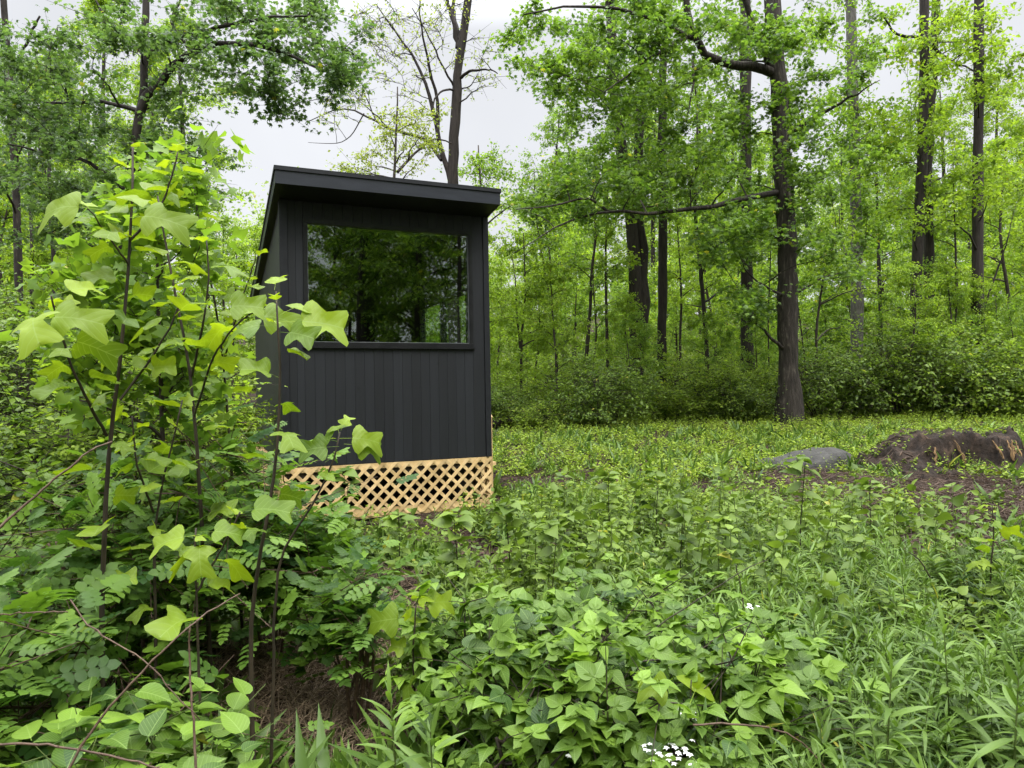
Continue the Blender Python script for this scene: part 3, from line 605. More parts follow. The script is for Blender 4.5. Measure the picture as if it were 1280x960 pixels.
ctree('young_tree', 'small yellow-green tree peeping over the cabin roof beside the bare tree', [(492, 320), (492, 235), (495, 170), (497, 120)], 15, [.06, .05, .035, .015], [(500, 180, 55, 40, 22), (520, 140, 30, 20, 6), (450, 200, 30, 18, 7)], 'budding', 'bark_thin', 61, ls=.085, r=.4, m=6, k=8, dY=.8, extra=(0, 0, .2), limbs=[([(565, 180, 1), (545, 170, 1), (520, 190, .5), (497, 215, 0)][::-1], .035, .015)])
ctree('young_tree', 'light green young tree just behind the right end of the cabin roof', [(600, 330), (602, 250), (598, 190)], 22, [.08, .06, .02], [(600, 220, 35, 35, 12), (640, 235, 40, 30, 10)], 'spring2', 'bark_thin', 62, ls=.12, r=.5, m=7, k=9, extra=(0, 0, .2), dY=1)

# -- dark leaved tree on the left with the forked limb
Y = 11.
rl = np.random.default_rng(8)
tp = trk([(150, 470), (152, 320), (160, 240), (172, 160), (180, 110), (182, 50), (183, -30)], Y, extra=(0, 0, 2))
limbs = [([at(174, 145, Y), at(183, 112, Y), at(205, 92, Y), at(228, 70, Y), at(250, 58, Y-.3), at(300, 52, Y-.6), at(350, 60, Y-.8), at(395, 85, Y-.9), at(430, 95, Y-1)], .075, .012),
         ([at(180, 72, Y), at(200, 52, Y), at(240, 44, Y-.3), at(285, 32, Y-.6), at(330, 20, Y-.8), at(400, 20, Y-1)], .045, .012),
         ([at(238, 64, Y), at(225, 45, Y), at(212, 33, Y), at(222, 5, Y), at(240, -20, Y)], .03, .01),
         ([at(181, 70, Y), at(160, 50, Y+.3), at(130, 20, Y+.5), at(110, -20, Y+.6)], .03, .01),
         ([at(160, 240, Y), at(110, 200, Y-.3), at(60, 190, Y-.6), at(10, 180, Y-.8)], .04, .01),
         ([at(175, 140, Y), at(120, 125, Y+.3), at(60, 130, Y+.5), at(0, 120, Y+.6)], .04, .01)]
C = []
for e in ((60, 60, 90, 50, 20), (180, 25, 80, 35, 18), (300, 25, 70, 32, 16), (300, 90, 70, 35, 16), (400, 28, 60, 30, 13), (400, 85, 55, 28, 12), (235, 110, 50, 30, 8), (345, 128, 22, 22, 4), (430, 118, 22, 22, 3), (60, 130, 80, 40, 15), (130, 180, 70, 30, 11), (200, 175, 60, 30, 9), (40, 220, 60, 40, 11), (120, 250, 70, 40, 13), (240, 200, 40, 30, 6), (265, 240, 22, 20, 3), (30, 290, 60, 20, 5)):
    C += ell(*e, Y-.3, 1.3, rl)
make_tree('broadleaf_tree', 'dark blue-green tree at top left with forked limb reaching over towards the cabin', 'tree', tp, [.11, .09, .08, .075, .065, .055, .045, .03], limbs, C, .36, 9, 11, T_LOB, .074, 'canopy_dark', 'bark_wet', 9, minr=.006)
ctree('tall_tree', 'straight trunk at the far left edge with a side branch near its top', [(24, 420), (23, 320), (16, 150), (8, 50), (2, -30)], 15, [.10, .085, .075, .065, .055, .04], [(20, 90, 40, 60, 9), (40, 200, 50, 50, 9)], 'canopy_dark', 'bark', 63, ls=.11, r=.5, limbs=[([(13, 95, 0), (30, 60, -.2), (50, 20, -.4)], .04, .02)], dY=1.5)
ctree('slender_tree', 'thin dark trunk behind the hedge near the left edge', [(70, 420), (66, 300), (60, 240), (64, 160)], 17, [.06, .055, .045, .03], [(90, 180, 50, 50, 9), (60, 250, 50, 40, 9)], 'canopy_dark', 'bark_wet', 64, ls=.12, r=.5, dY=1.5, extra=(0, 0, .5))
ctree('slender_tree', 'thin dark trunk behind the hedge between two left trunks', [(40, 420), (40, 300), (36, 220), (38, 150)], 19, [.055, .05, .04, .03], [(100, 120, 60, 40, 8), (130, 260, 60, 40, 8)], 'canopy', 'bark_wet', 65, ls=.13, r=.55, dY=1.5, extra=(0, 0, .5))

make_tree('young_tree', 'bushy young tree with fresh lobed leaves close behind the tallest tulip sapling', 'tree', [gbase0(205, 3.6), at(205, 600, 3.6), at(200, 450, 3.6), at(196, 320, 3.6), at(200, 215, 3.6)], [.018, .015, .012, .009, .004], [],
          ell(205, 330, 78, 150, 34, 3.6, .45, rl)+ell(200, 225, 60, 55, 7, 3.6, .4, rl)+ell(110, 350, 70, 60, 9, 3.6, .4, rl)+ell(170, 470, 120, 70, 18, 3.6, .4, rl), .17, 6, 5, T_TULIPS, .065, 'spring2', 'bark_thin', 66, minr=.0025, twr=.0015, eld=(-.7, .5), up=.5)
# -- repeated woodland trees: three kinds built once, then copied
def proto_tree(name, label, seed, H, r0, crown_lo, rad, n, lm, wm, ls, m, k, group, shape='col'):
    r_ = np.random.default_rng(seed)
    tp = np.array([[0, 0, -.1], [r_.normal(0, .1), r_.normal(0, .1), H*.3], [r_.normal(0, .25), r_.normal(0, .25), H*.65], [r_.normal(0, .3), r_.normal(0, .3), H]])
    C = []
    for q in range(n):
        t = r_.uniform(0, 1)**.9; z = crown_lo+(H*1.02-crown_lo)*t
        rr = rad*(math.sin(math.pi*min(1, .22+.78*t))**.7) if shape == 'col' else rad*(1-.75*t)
        a = r_.uniform(0, 2*np.pi); d = rr*math.sqrt(r_.uniform(.05, 1)); C.append((d*math.cos(a), d*math.sin(a), z))
    root = empty(name, (0, 0, 0), label, 'tree', group); wd, lf = MB(), MB(); ls *= .84; k = int(k*1.35)
    grow(wd, lf, tp, [r0, r0*.8, r0*.6, r0*.2], [], C, .55*ls/.13, m, k, T_RH, ls, seed, up=.4, flat=.35, twr=.005, minr=.009, bside=4)
    wd.build('trunk', M[wm], root); lf.build('crown', M[lm], root); return root
G1, G2, G3 = 'yellow-green young trees inside the wood', 'mid-green young trees inside the wood', 'tall thin trees standing deep in the wood'
L1, L2, L3 = 'one of many yellow-green young trees filling the wood behind the clearing', 'one of many mid-green bushy young trees filling the wood behind the clearing', 'one of many tall thin trunks with high crowns deep in the wood'
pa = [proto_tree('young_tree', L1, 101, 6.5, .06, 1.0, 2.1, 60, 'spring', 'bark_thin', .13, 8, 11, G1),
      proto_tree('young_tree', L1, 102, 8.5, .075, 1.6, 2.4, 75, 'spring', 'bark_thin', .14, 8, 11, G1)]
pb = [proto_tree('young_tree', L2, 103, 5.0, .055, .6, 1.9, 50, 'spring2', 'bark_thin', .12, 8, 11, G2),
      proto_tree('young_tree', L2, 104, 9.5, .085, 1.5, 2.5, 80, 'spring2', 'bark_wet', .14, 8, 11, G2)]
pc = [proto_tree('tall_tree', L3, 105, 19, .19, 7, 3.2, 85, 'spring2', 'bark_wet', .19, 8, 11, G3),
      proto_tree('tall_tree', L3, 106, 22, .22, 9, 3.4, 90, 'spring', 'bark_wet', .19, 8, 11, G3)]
used = {}
def put(protos, labels, group, x, y, sc, r_, label=None):
    p = protos[r_.integers(len(protos))]; loc = (x, y, gz(x, y)-.05); rz = r_.uniform(0, 6.28)
    if p.name not in used:
        used[p.name] = 1; p.location = [float(c) for c in loc]; p.rotation_euler = (0, 0, rz); p.scale = (sc,)*3
        if label: p['label'] = label
        return p
    return copy_tree(p, loc, rz, sc, label or labels, group)
rf_ = np.random.default_rng(77)
def hlim(px, Y):
    """tree tops allowed over the cabin (the sky is open there)"""
    lim = np.interp(px, [-50, 240, 290, 330, 600, 640, 700, 760], [-300, -300, 190, 235, 235, 215, 100, -300])
    return 1.5+(487-lim)/F*Y
pts = []
def scatter(n, ylo, yhi, mind, xlo=-60, xhi=1340):
    out = []; tries = 0
    while len(out) < n and tries < 9000:
        tries += 1
        Yq = rf_.uniform(ylo, yhi); px = rf_.uniform(xlo, xhi); X = (px-640)/F*Yq
        if all((X-a)**2+(Yq-b)**2 > mind**2 for a, b in pts): out.append((px, X, Yq)); pts.append((X, Yq))
    return out
for px, X, Yq in scatter(44, 25.5, 40, 2.3, 600, 1340)+scatter(24, 19, 34, 2.2, -60, 600):
    k = 0 if rf_.uniform() < .6 else 1; P_, L_, G_ = ((pa, L1, G1), (pb, L2, G2))[k]
    hs = (6.5, 8.5) if k == 0 else (5, 9.5); sc = rf_.uniform(.75, 1.15)
    mx = (hlim(px, Yq)-gz(X, Yq))/9.5
    put(P_, L_, G_, X, Yq, min(sc, max(.3, mx)), rf_)
for px, X, Yq in scatter(24, 34, 58, 3.4, 660, 1340)+scatter(14, 32, 55, 3., -60, 250):
    put(pc, L3, G3, X, Yq, rf_.uniform(.75, 1.05), rf_)
# wood behind the photographer, mirrored in the window
GB = 'trees behind the viewpoint mirrored in the window'; LBk = 'one of the trees behind the viewpoint, seen only as a reflection in the window'
rbk = np.random.default_rng(4)
for q in range(46):
    if q < 34 and q % 7 != 3: a = math.atan2(-.80, .60)+rbk.uniform(-.34, .46); d = 15+q*.6+rbk.uniform(-1, 1); x = -1.5+d*math.cos(a); y = 8.3+d*math.sin(a)
    else: a = rbk.uniform(-1.5, .1); d = rbk.uniform(12, 24); x = d*math.sin(a); y = -d*math.cos(a)
    P_ = (pb, pb, pc)[q % 3]; c = copy_tree(P_[1 if q % 3 < 2 else q % 2], (x, y, -.05), rbk.uniform(0, 6), rbk.uniform(1., 1.55) if q % 3 < 2 else rbk.uniform(.7, 1.), LBk, GB)

# far wood: one leafy mass closing the view between the trunks
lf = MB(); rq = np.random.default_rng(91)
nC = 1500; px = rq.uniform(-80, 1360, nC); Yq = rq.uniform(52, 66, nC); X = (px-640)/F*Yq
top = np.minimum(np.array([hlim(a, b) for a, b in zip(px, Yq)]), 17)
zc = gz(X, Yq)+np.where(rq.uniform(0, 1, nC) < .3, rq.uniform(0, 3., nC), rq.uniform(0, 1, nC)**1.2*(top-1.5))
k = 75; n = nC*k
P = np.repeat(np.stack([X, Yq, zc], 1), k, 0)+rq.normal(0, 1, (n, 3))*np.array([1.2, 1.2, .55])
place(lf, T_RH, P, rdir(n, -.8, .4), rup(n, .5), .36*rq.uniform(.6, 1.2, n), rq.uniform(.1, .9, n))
tag(lf.build('distant_wood', M['hazed']), 'far-off mass of woodland foliage, its green paled for haze, behind all the trunks', 'woodland', kind='stuff')

# ------------------------------------------------------------------ shrubs
def make_shrub(name, label, cat, loc, r, h, nc, m, k, tm, ls, lm, wm, seed, group=None, fill=.55, up=.55, eld=(-.7, .5), twr=.003, lean=(0, 0), low=.15, cr=.26):
    r_ = np.random.default_rng(seed); wd, lf = MB(), MB(lm == 'bramble'); root = empty(name, loc, label, cat, group)
    d = nrm(r_.normal(0, 1, (nc, 3))); d[:, 2] = np.abs(d[:, 2]); q = r_.uniform(fill, 1, (nc, 1)); C = d*q*np.array([r, r, h*(1-low)])+np.array([0, 0, h*low])
    C[:, 0] += lean[0]*C[:, 2]; C[:, 1] += lean[1]*C[:, 2]
    nst = max(4, nc//12)
    for s in range(nst):
        a = r_.uniform(0, 6.28); b = np.array([.15*r*math.cos(a), .15*r*math.sin(a), -.05]); e = np.array([.5*r*math.cos(a)+lean[0]*h*.5, .5*r*math.sin(a)+lean[1]*h*.5, h*.6])
        tube(wd, resample([b, (b+e)/2+r_.normal(0, .06*r, 3), e], 7), np.linspace(.012, .006, 7)*max(1, h/1.5), 5)
        m_ = C[s::nst]
        for c in m_:
            t = r_.uniform(.3, 1); a0 = b+(e-b)*t; mid = (a0+c)/2+r_.normal(0, .05*r, 3)+np.array([0, 0, .05*h]); tt = np.linspace(0, 1, 5)[:, None]
            tube(wd, (1-tt)**2*a0+2*tt*(1-tt)*mid+tt*tt*c, np.linspace(.006, .002, 5), 4, cap=False)
    S = np.repeat(C, m, 0); E = S+r_.normal(0, 1, S.shape)*np.array([1, 1, .7])*r*cr
    E[:, 2] = np.maximum(E[:, 2], .03); twigs(wd, S, E, twr, twr*.4)
    t = r_.uniform(.05, 1.05, (len(S), k, 1)); n = len(S)*k; P = (S[:, None]*(1-t)+E[:, None]*t).reshape(-1, 3)+r_.normal(0, ls*.45, (n, 3))
    P[:, 2] = np.maximum(P[:, 2], .02)
    out = P.copy(); out[:, 2] -= h*.3; out = nrm(out)
    D = nrm(rdir(n, *eld)+.5*out); cv = np.repeat(r_.uniform(-.25, .25, len(S)), k)
    place(lf, tm, P, D, rup(n, up)+.35*out, ls*r_.uniform(.6, 1.2, n), np.clip(r_.uniform(.1, .9, n)+cv, 0, 1))
    wd.build('stems', M[wm], root); lf.build('foliage', M[lm], root); return root
def gl(x, y): return (x, y, float(gz(x, y)))
GS = 'shrubs along the far edge of the clearing'
sv = [make_shrub('shrub', 'x', 'shrub', (0, 0, 0), 1.3, 1.25, 75, 9, 9, T_OVL, .07, 'shrub', 'bark_thin', 201, GS, fill=.4, cr=.26),
      make_shrub('shrub', 'x', 'shrub', (0, 0, 0), 1.5, 1.9, 85, 9, 9, T_OVL, .08, 'shrub', 'bark_thin', 202, GS, fill=.4, cr=.27),
      make_shrub('shrub', 'x', 'shrub', (0, 0, 0), 1.5, 2.0, 80, 9, 9, T_OVL, .085, 'shrub_dark', 'bark_thin', 203, GS, fill=.4, cr=.28)]
rowspec = [(632, 19.5, 0, 1.0, 'light green shrub just right of the cabin corner, with a dark hollow under it'), (680, 19.5, 0, 1.05, 'rounded light green shrub, second from the cabin in the edge row'),
           (735, 20.0, 0, 1.1, 'light green shrub in front of the leaning dark stem'), (790, 19.7, 0, 1.0, 'light green shrub in front of the double trunk'),
           (845, 19.6, 0, 1.15, 'olive green shrub right of the double trunk'), (895, 19.2, 1, .95, 'tall olive shrub with dark base left of the largest trunk'),
           (940, 19.8, 1, 1.05, 'tall mid-green shrub touching the left of the largest trunk'), (1030, 19.4, 2, 1.15, 'shrub with reddish dead twigs right of the largest trunk'),
           (1085, 20.0, 1, 1.3, 'leafy shrub in front of the pale grey trunk'), (1135, 19.3, 2, 1.2, 'darker shrub in front of the two touching trunks'),
           (1190, 19.6, 1, 1.3, 'broad leafy shrub behind the earthen stump'), (1250, 18.8, 2, 1.25, 'dark-based shrub behind the right end of the stump'), (1310, 18.5, 1, 1.25, 'leafy shrub cut by the right edge of the picture')]
su = set(); rr_ = np.random.default_rng(12)
for px, Yq, k, sc, lab in rowspec:
    X = (px-640)/F*Yq; loc = gl(X, Yq)
    if k not in su: su.add(k); o = sv[k]; o.location = loc; o.rotation_euler = (0, 0, rr_.uniform(0, 6)); o.scale = (sc,)*3; o['label'] = lab
    else: copy_tree(sv[k], loc, rr_.uniform(0, 6), sc*rr_.uniform(.75, 1.1), lab, GS, rr_.uniform(.65, 1.2))
GI = 'small ragged shrubs along the clearing edge'
for q in range(22):
    px = rr_.uniform(612, 1330); Yq = rr_.uniform(17.6, 21.2); X = (px-640)/F*Yq
    if abs(px-987) > 22: copy_tree(sv[(0, 0, 1, 2)[q % 4]], gl(X, Yq), rr_.uniform(0, 6), rr_.uniform(.3, .8) if q % 3 else rr_.uniform(.8, 1.1), 'one of the small ragged shrubs filling gaps along the clearing edge', GI, rr_.uniform(.6, 1.0) if q % 3 == 0 else rr_.uniform(.8, 1.4))
GH = 'undergrowth bushes behind the edge row'
for q in range(26):
    px = rr_.uniform(620, 1330) if q < 19 else rr_.uniform(-30, 300); Yq = rr_.uniform(21.5, 27); X = (px-640)/F*Yq
    copy_tree(sv[q % 2], gl(X, Yq), rr_.uniform(0, 6), rr_.uniform(.6, 1.25), 'one of the leafy undergrowth bushes among the trunks behind the edge row', GH)
GP = 'slim saplings poking out of the edge shrubs'
for q in range(14):
    px = rr_.uniform(625, 1300); Yq = rr_.uniform(18.6, 21); X = (px-640)/F*Yq
    if abs(px-987) > 30: copy_tree(pb[0] if q % 2 else pa[0], gl(X, Yq), rr_.uniform(0, 6), rr_.uniform(.38, .62), 'one of the slim leafy saplings poking up out of the edge shrubs', GP, 1.15)
# hedge on the left
make_shrub('hedge_shrub', 'tall dense dark green hedge bush at the left edge below the trees', 'shrub', gl(-4.75, 6.4), 1.6, 2.75, 260, 10, 14, T_OVL, .05, 'shrub_dark', 'bark_thin', 211, fill=.5, cr=.16)
make_shrub('hedge_shrub', 'dense green hedge bush between the left hedge and the cabin side', 'shrub', gl(-3.9, 8.0), 1.2, 2.45, 110, 10, 13, T_OVL, .05, 'shrub', 'bark_thin', 212, fill=.5, cr=.18)
make_shrub('hedge_shrub', 'fine-leaved bush behind the tall tulip sapling in front of the cabin side', 'shrub', gl(-2.85, 5.2), .9, 2.45, 130, 9, 12, T_OV, .05, 'shrub', 'bark_thin', 213, fill=.4, cr=.22)
make_shrub('hedge_shrub', 'leafy bush low on the far left, nearer than the tall hedge', 'shrub', gl(-3.3, 4.6), 1.0, 1.75, 95, 9, 10, T_OV, .055, 'shrub_dark', 'bark_thin', 214, fill=.45, cr=.2)
make_shrub('rose_bush', 'large wild rose bush with small compound leaves filling the left foreground', 'bush', gl(-1.75, 3.35), .85, 1.30, 80, 7, 4, T_COMP, .15, 'rose', 'cane', 221, fill=.45, eld=(-.6, .6), up=.35, low=.3, cr=.24)
make_shrub('rose_bush', 'wild rose bush with compound leaves below the large tulip leaves, cabin lattice beyond', 'bush', gl(-1.32, 3.75), .42, .86, 36, 6, 4, T_COMP, .145, 'rose', 'cane', 222, fill=.4, eld=(-.6, .6), up=.45, low=.5, cr=.26)
make_shrub('rose_bush', 'dark wild rose bush in the lower left corner region', 'bush', gl(-1.75, 2.3), .62, .95, 46, 6, 3, T_COMP, .17, 'rose', 'cane', 223, fill=.4, eld=(-.6, .6), up=.35, low=.3, cr=.24)
make_shrub('rose_bush', 'small wild rose bush with bluish compound leaves left of the bramble', 'bush', gl(-.72, 3.05), .27, .72, 20, 6, 3, T_COMP, .14, 'rose', 'cane', 224, fill=.3, eld=(-.6, .6), up=.35, low=.5, cr=.35)
make_shrub('broadleaf_bush', 'low bush with broad fresh leaves in the bottom left corner', 'bush', gl(-1.0, 1.75), .42, .68, 34, 6, 4, T_OVW, .085, 'bramble', 'stem', 225, fill=.35, eld=(-.6, .3), up=.3, low=.3, cr=.28)

# -- bramble patch with three-part leaves and white blossom
GBm = 'brambles in the middle foreground'
brs = []
for q, (x, y, r, h, lab) in enumerate(((.10, 2.30, .42, .66, 'bramble with large three-part leaves at the bottom centre'), (.52, 2.25, .40, .62, 'bramble carrying the white blossom clusters near the bottom edge'), (-.10, 2.95, .36, .62, 'bramble behind the bottom-centre one, beside the bare dead stalks'),
                                       (.42, 2.95, .45, .66, 'bramble behind the white blossom with dark arching canes'), (.85, 2.75, .36, .56, 'bramble at the left border of the narrow-leaved stalks'))):
    brs.append(make_shrub('bramble', lab, 'bramble', gl(x, y), r, h, 46, 6, 3, T_TRI, .108, 'bramble', 'stem_dark', 231+q, GBm, fill=.35, eld=(-.6, .45), up=.45, low=.22, cr=.3))
rp = np.random.default_rng(55)
def blossom(parent, c, rad, n):
    mbp = MB(); c = np.asarray(c)-np.array(parent.location)
    for q in range(n):
        p = c+rp.normal(0, rad, 3)*np.array([1, 1, .6]); az = rp.uniform(0, 6.28, 1)
        a = az+np.arange(5)*2*np.pi/5; D = np.stack([np.cos(a), np.sin(a), np.full(5, .25)], 1)
        place(mbp, T_OVL, np.repeat(p[None], 5, 0), D, np.tile([0, 0, 1.], (5, 1))+rp.normal(0, .3, (5, 3)), .0095, .5)
    mbp.build('blossom', M['petal'], parent, smooth=False)
for px, py, Yq, rad, n, b in ((845, 942, 1.95, .026, 22, 1), (820, 938, 2.0, .018, 8, 1), (838, 888, 2.1, .016, 8, 1), (868, 897, 2.1, .014, 7, 1), (718, 945, 2.0, .010, 5, 0), (935, 757, 2.9, .012, 6, 3), (728, 880, 2.2, .02, 4, 0), (735, 795, 2.8, .03, 5, 3)):
    blossom(brs[b], at(px, py, Yq), rad, n)

# ------------------------------------------------------------------ tulip tree saplings
def sapling(label, stems, leaves, seed, nl=9, ls=.13, lo=.45, group='tulip tree saplings'):
    """stems: list of (points, r0, r1); leaves grow alternately on the upper part of each"""
    r_ = np.random.default_rng(seed); base = np.array(stems[0][0][0], float); root = empty('tulip_sapling', base, label, 'sapling', group)
    wd, lf = MB(), MB(True)
    for q, (P, r0, r1) in enumerate(stems):
        Q = resample(P, 16); tube(wd, wob(Q, .0012, r_), np.linspace(r0, r1, 16), 6)
        L = np.linalg.norm(np.diff(Q, axis=0), axis=1).sum(); n = nl if isinstance(nl, int) else nl[q]
        a = r_.uniform(0, 6.28)
        for k in range(n):
            t = lo+(1-lo)*((k+.5)/n)**.8 if q == 0 else .25+.75*(k+.5)/n
            p = Q[min(15, int(t*15))]+(Q[min(15, int(t*15)+1)]-Q[min(15, int(t*15))])*(t*15 % 1)
            a += 2.4; el = r_.uniform(-.15, .45) if k < n-2 else r_.uniform(.3, .9)
            D = np.array([[math.cos(a)*math.cos(el), math.sin(a)*math.cos(el), math.sin(el)]])
            s = ls*r_.uniform(.55, 1.15)*(1 if k < n-2 else .55)
            Nv = np.array([[0, 0, 1.]])+r_.normal(0, .42, (1, 3)); 
            place(lf, T_TULIP, p[None], D, Nv, s, np.clip(r_.uniform(.3, .8)+(.3 if k >= n-2 else 0), 0, 1))
    for (px, py, Yq, daz, el, s, v, nrmv) in leaves:
        p = at(px, py, Yq); D = np.array([[math.cos(daz)*math.cos(el), math.sin(daz)*math.cos(el), math.sin(el)]])
        place(lf, T_TULIP[:2], p[None], D, np.array([nrmv], float), s, v)
    wd.build('stems', M['stem_dark'], root, base); lf.build('leaves', M['tulip'], root, base, smooth=True)
    return root
def A(*p): return [at(x, y, Y) for x, y, Y in p]
def gbase(px, Y): X = (px-640)/F*Y; return np.array([X, Y, float(gz(X, Y))-.02])
FC = (0, -1., .5)
sapling('tallest tulip sapling, its top cluster of big lime leaves against the sky at left',
        [([gbase(118, 2.45)]+A((130, 640, 2.45), (135, 559, 2.45), (145, 498, 2.45), (156, 406, 2.45), (163, 300, 2.45), (168, 230, 2.5), (166, 178, 2.5)), .013, .004),
         (A((133, 545, 2.45), (104, 490, 2.35), (82, 440, 2.3), (72, 398, 2.25), (64, 370, 2.2)), .006, .003),
         (A((150, 500, 2.45), (185, 455, 2.5), (215, 405, 2.5), (232, 360, 2.5)), .005, .003),
         (A((160, 330, 2.45), (128, 285, 2.35), (108, 258, 2.3)), .004, .002),
         (A((163, 300, 2.45), (200, 262, 2.5), (215, 220, 2.5), (222, 190, 2.5)), .005, .003)],
        [(125, 262, 2.25, 3.4, .1, .135, .75, FC), (160, 272, 2.25, -.2, .0, .13, .6, FC), (20, 385, 2.1, 3.3, -.1, .13, .55, FC), (45, 400, 2.1, -.1, .1, .13, .6, FC), (50, 395, 2.1, -1.2, -.2, .13, .75, FC), (70, 368, 2.1, .9, .4, .09, .9, FC)], 301, nl=(20, 9, 8, 6, 10), ls=.098, lo=.25)
sapling('second tulip sapling, dark stems crossing behind the tallest one left of the cabin',
        [([gbase(262, 3.1)]+A((246, 560, 3.0), (240, 470, 3.0), (222, 380, 3.0), (205, 300, 3.), (197, 245, 3.)), .012, .004),
         (A((240, 470, 3.), (255, 400, 2.9), (262, 340, 2.9), (258, 300, 2.9)), .006, .003),
         (A((243, 520, 3.), (268, 440, 2.8), (300, 400, 2.7), (325, 385, 2.6)), .005, .003)], [(270, 385, 2.5, .1, .1, .12, .55, FC), (310, 395, 2.4, .2, 0., .12, .45, FC)], 302, nl=(16, 9, 7), ls=.10, lo=.3)
sapling('slim tulip sapling with bright lime leaves in front of the cabin window corner',
        [([gbase(312, 2.3)]+A((313, 818, 2.3), (313, 755, 2.3), (330, 660, 2.3), (345, 594, 2.3), (351, 512, 2.3), (351, 442, 2.3), (347, 400, 2.3), (345, 364, 2.3)), .010, .003)],
        [(350, 402, 2.3, .2, .0, .155, .85, (-.2, -1, .55)), (352, 392, 2.3, .9, .45, .11, .8, (-.5, -1, .2)), (343, 362, 2.3, 1.7, .8, .07, 1, (0, -1, .1)), (346, 408, 2.3, 3.3, .05, .12, .35, (0, -.6, .9)),
         (350, 415, 2.3, -.5, -.1, .10, .35, FC)], 303, nl=9, ls=.085, lo=.52)
sapling('small tulip sapling with pale leaves in front of the cabin wall above the lattice',
        [([gbase(330, 2.5)]+A((345, 690, 2.5), (390, 635, 2.5), (412, 600, 2.5), (422, 560, 2.5), (425, 540, 2.5)), .007, .003)],
        [(423, 552, 2.5, 2.6, .15, .09, .3, FC), (424, 548, 2.5, .1, .0, .105, .7, FC), (424, 545, 2.5, 1.9, .6, .085, .55, FC), (424, 558, 2.5, 3.6, .0, .10, .25, FC), (430, 555, 2.5, .3, -.1, .10, .4, FC), (426, 538, 2.5, 1.0, .9, .05, .95, FC)], 304, nl=4, ls=.06, lo=.8)
sapling('low tulip sapling with broad drooping leaves left of the lattice',
        [([gbase(250, 2.1)]+A((246, 760, 2.1), (242, 690, 2.1), (245, 660, 2.1)), .006, .003), (A((246, 740, 2.1), (280, 680, 2.15), (300, 640, 2.15)), .004, .003)],
        [(250, 668, 2.1, 3.4, -.1, .10, .8, (-.2, -.6, .8)), (250, 672, 2.1, -1.2, -.6, .085, .7, (.1, -.6, .8)), (250, 665, 2.1, .1, .0, .09, .4, (.3, -.5, .8)), (295, 640, 2.15, .1, .1, .12, .45, (0, -.5, .9))], 305, nl=(4, 4), ls=.10, lo=.7)
sapling('tulip sapling with shaded leaves in the middle of the left foreground',
        [([gbase(190, 2.7)]+A((192, 640, 2.7), (215, 560, 2.7), (228, 500, 2.7)), .009, .003), (A((192, 640, 2.7), (170, 580, 2.6), (165, 520, 2.6)), .005, .003)], [], 306, nl=(10, 8), ls=.095, lo=.4)
sapling('thin tulip sapling with few lime leaves by the right edge, above bare twiggy soil',
        [([gbase(1243, 4.0)]+A((1241, 760, 4.0), (1237, 720, 4.0), (1243, 660, 4.), (1240, 630, 4.)), .007, .003)], [(1245, 705, 4., 3.4, .1, .09, .8, (0, -.5, 1)), (1248, 712, 4., .2, .1, .10, .7, (0, -.5, 1))], 307, nl=12, ls=.09, lo=.25)
sapling('short tulip sapling with yellow-tipped leaves standing between the dead stalks and the brambles',
        [([gbase(515, 2.9)]+A((516, 820, 2.8), (518, 780, 2.8), (520, 755, 2.8)), .006, .003)], [(516, 772, 2.8, 3.3, .0, .13, .5, FC), (520, 757, 2.8, .2, .1, .11, .8, FC), (520, 752, 2.8, 1.5, .2, .10, .6, FC)], 308, nl=7, ls=.085, lo=.5)
sapling('lone tulip seedling with a four-lobed leaf beside the white blossom', [([gbase(862, 2.15)]+A((862, 880, 2.15), (864, 850, 2.15)), .004, .002)],
        [(862, 880, 2.1, 1.0, .35, .12, .75, (0, -1, .7)), (850, 862, 2.1, 3.2, .1, .09, .6, FC)], 309, nl=3, ls=.07, lo=.6)
# the two stems over the left side of the rose bush
sapling('tulip sapling with small leaves near the cabin side, top reaching the roof level',
        [([gbase(300, 4.0)]+A((285, 520, 3.9), (278, 430, 3.9), (262, 340, 3.8), (248, 280, 3.8), (240, 220, 3.8)), .011, .004), (A((280, 450, 3.9), (300, 380, 3.8), (315, 340, 3.8), (320, 318, 3.8)), .005, .003)], [], 310, nl=(17, 9), ls=.10, lo=.3)

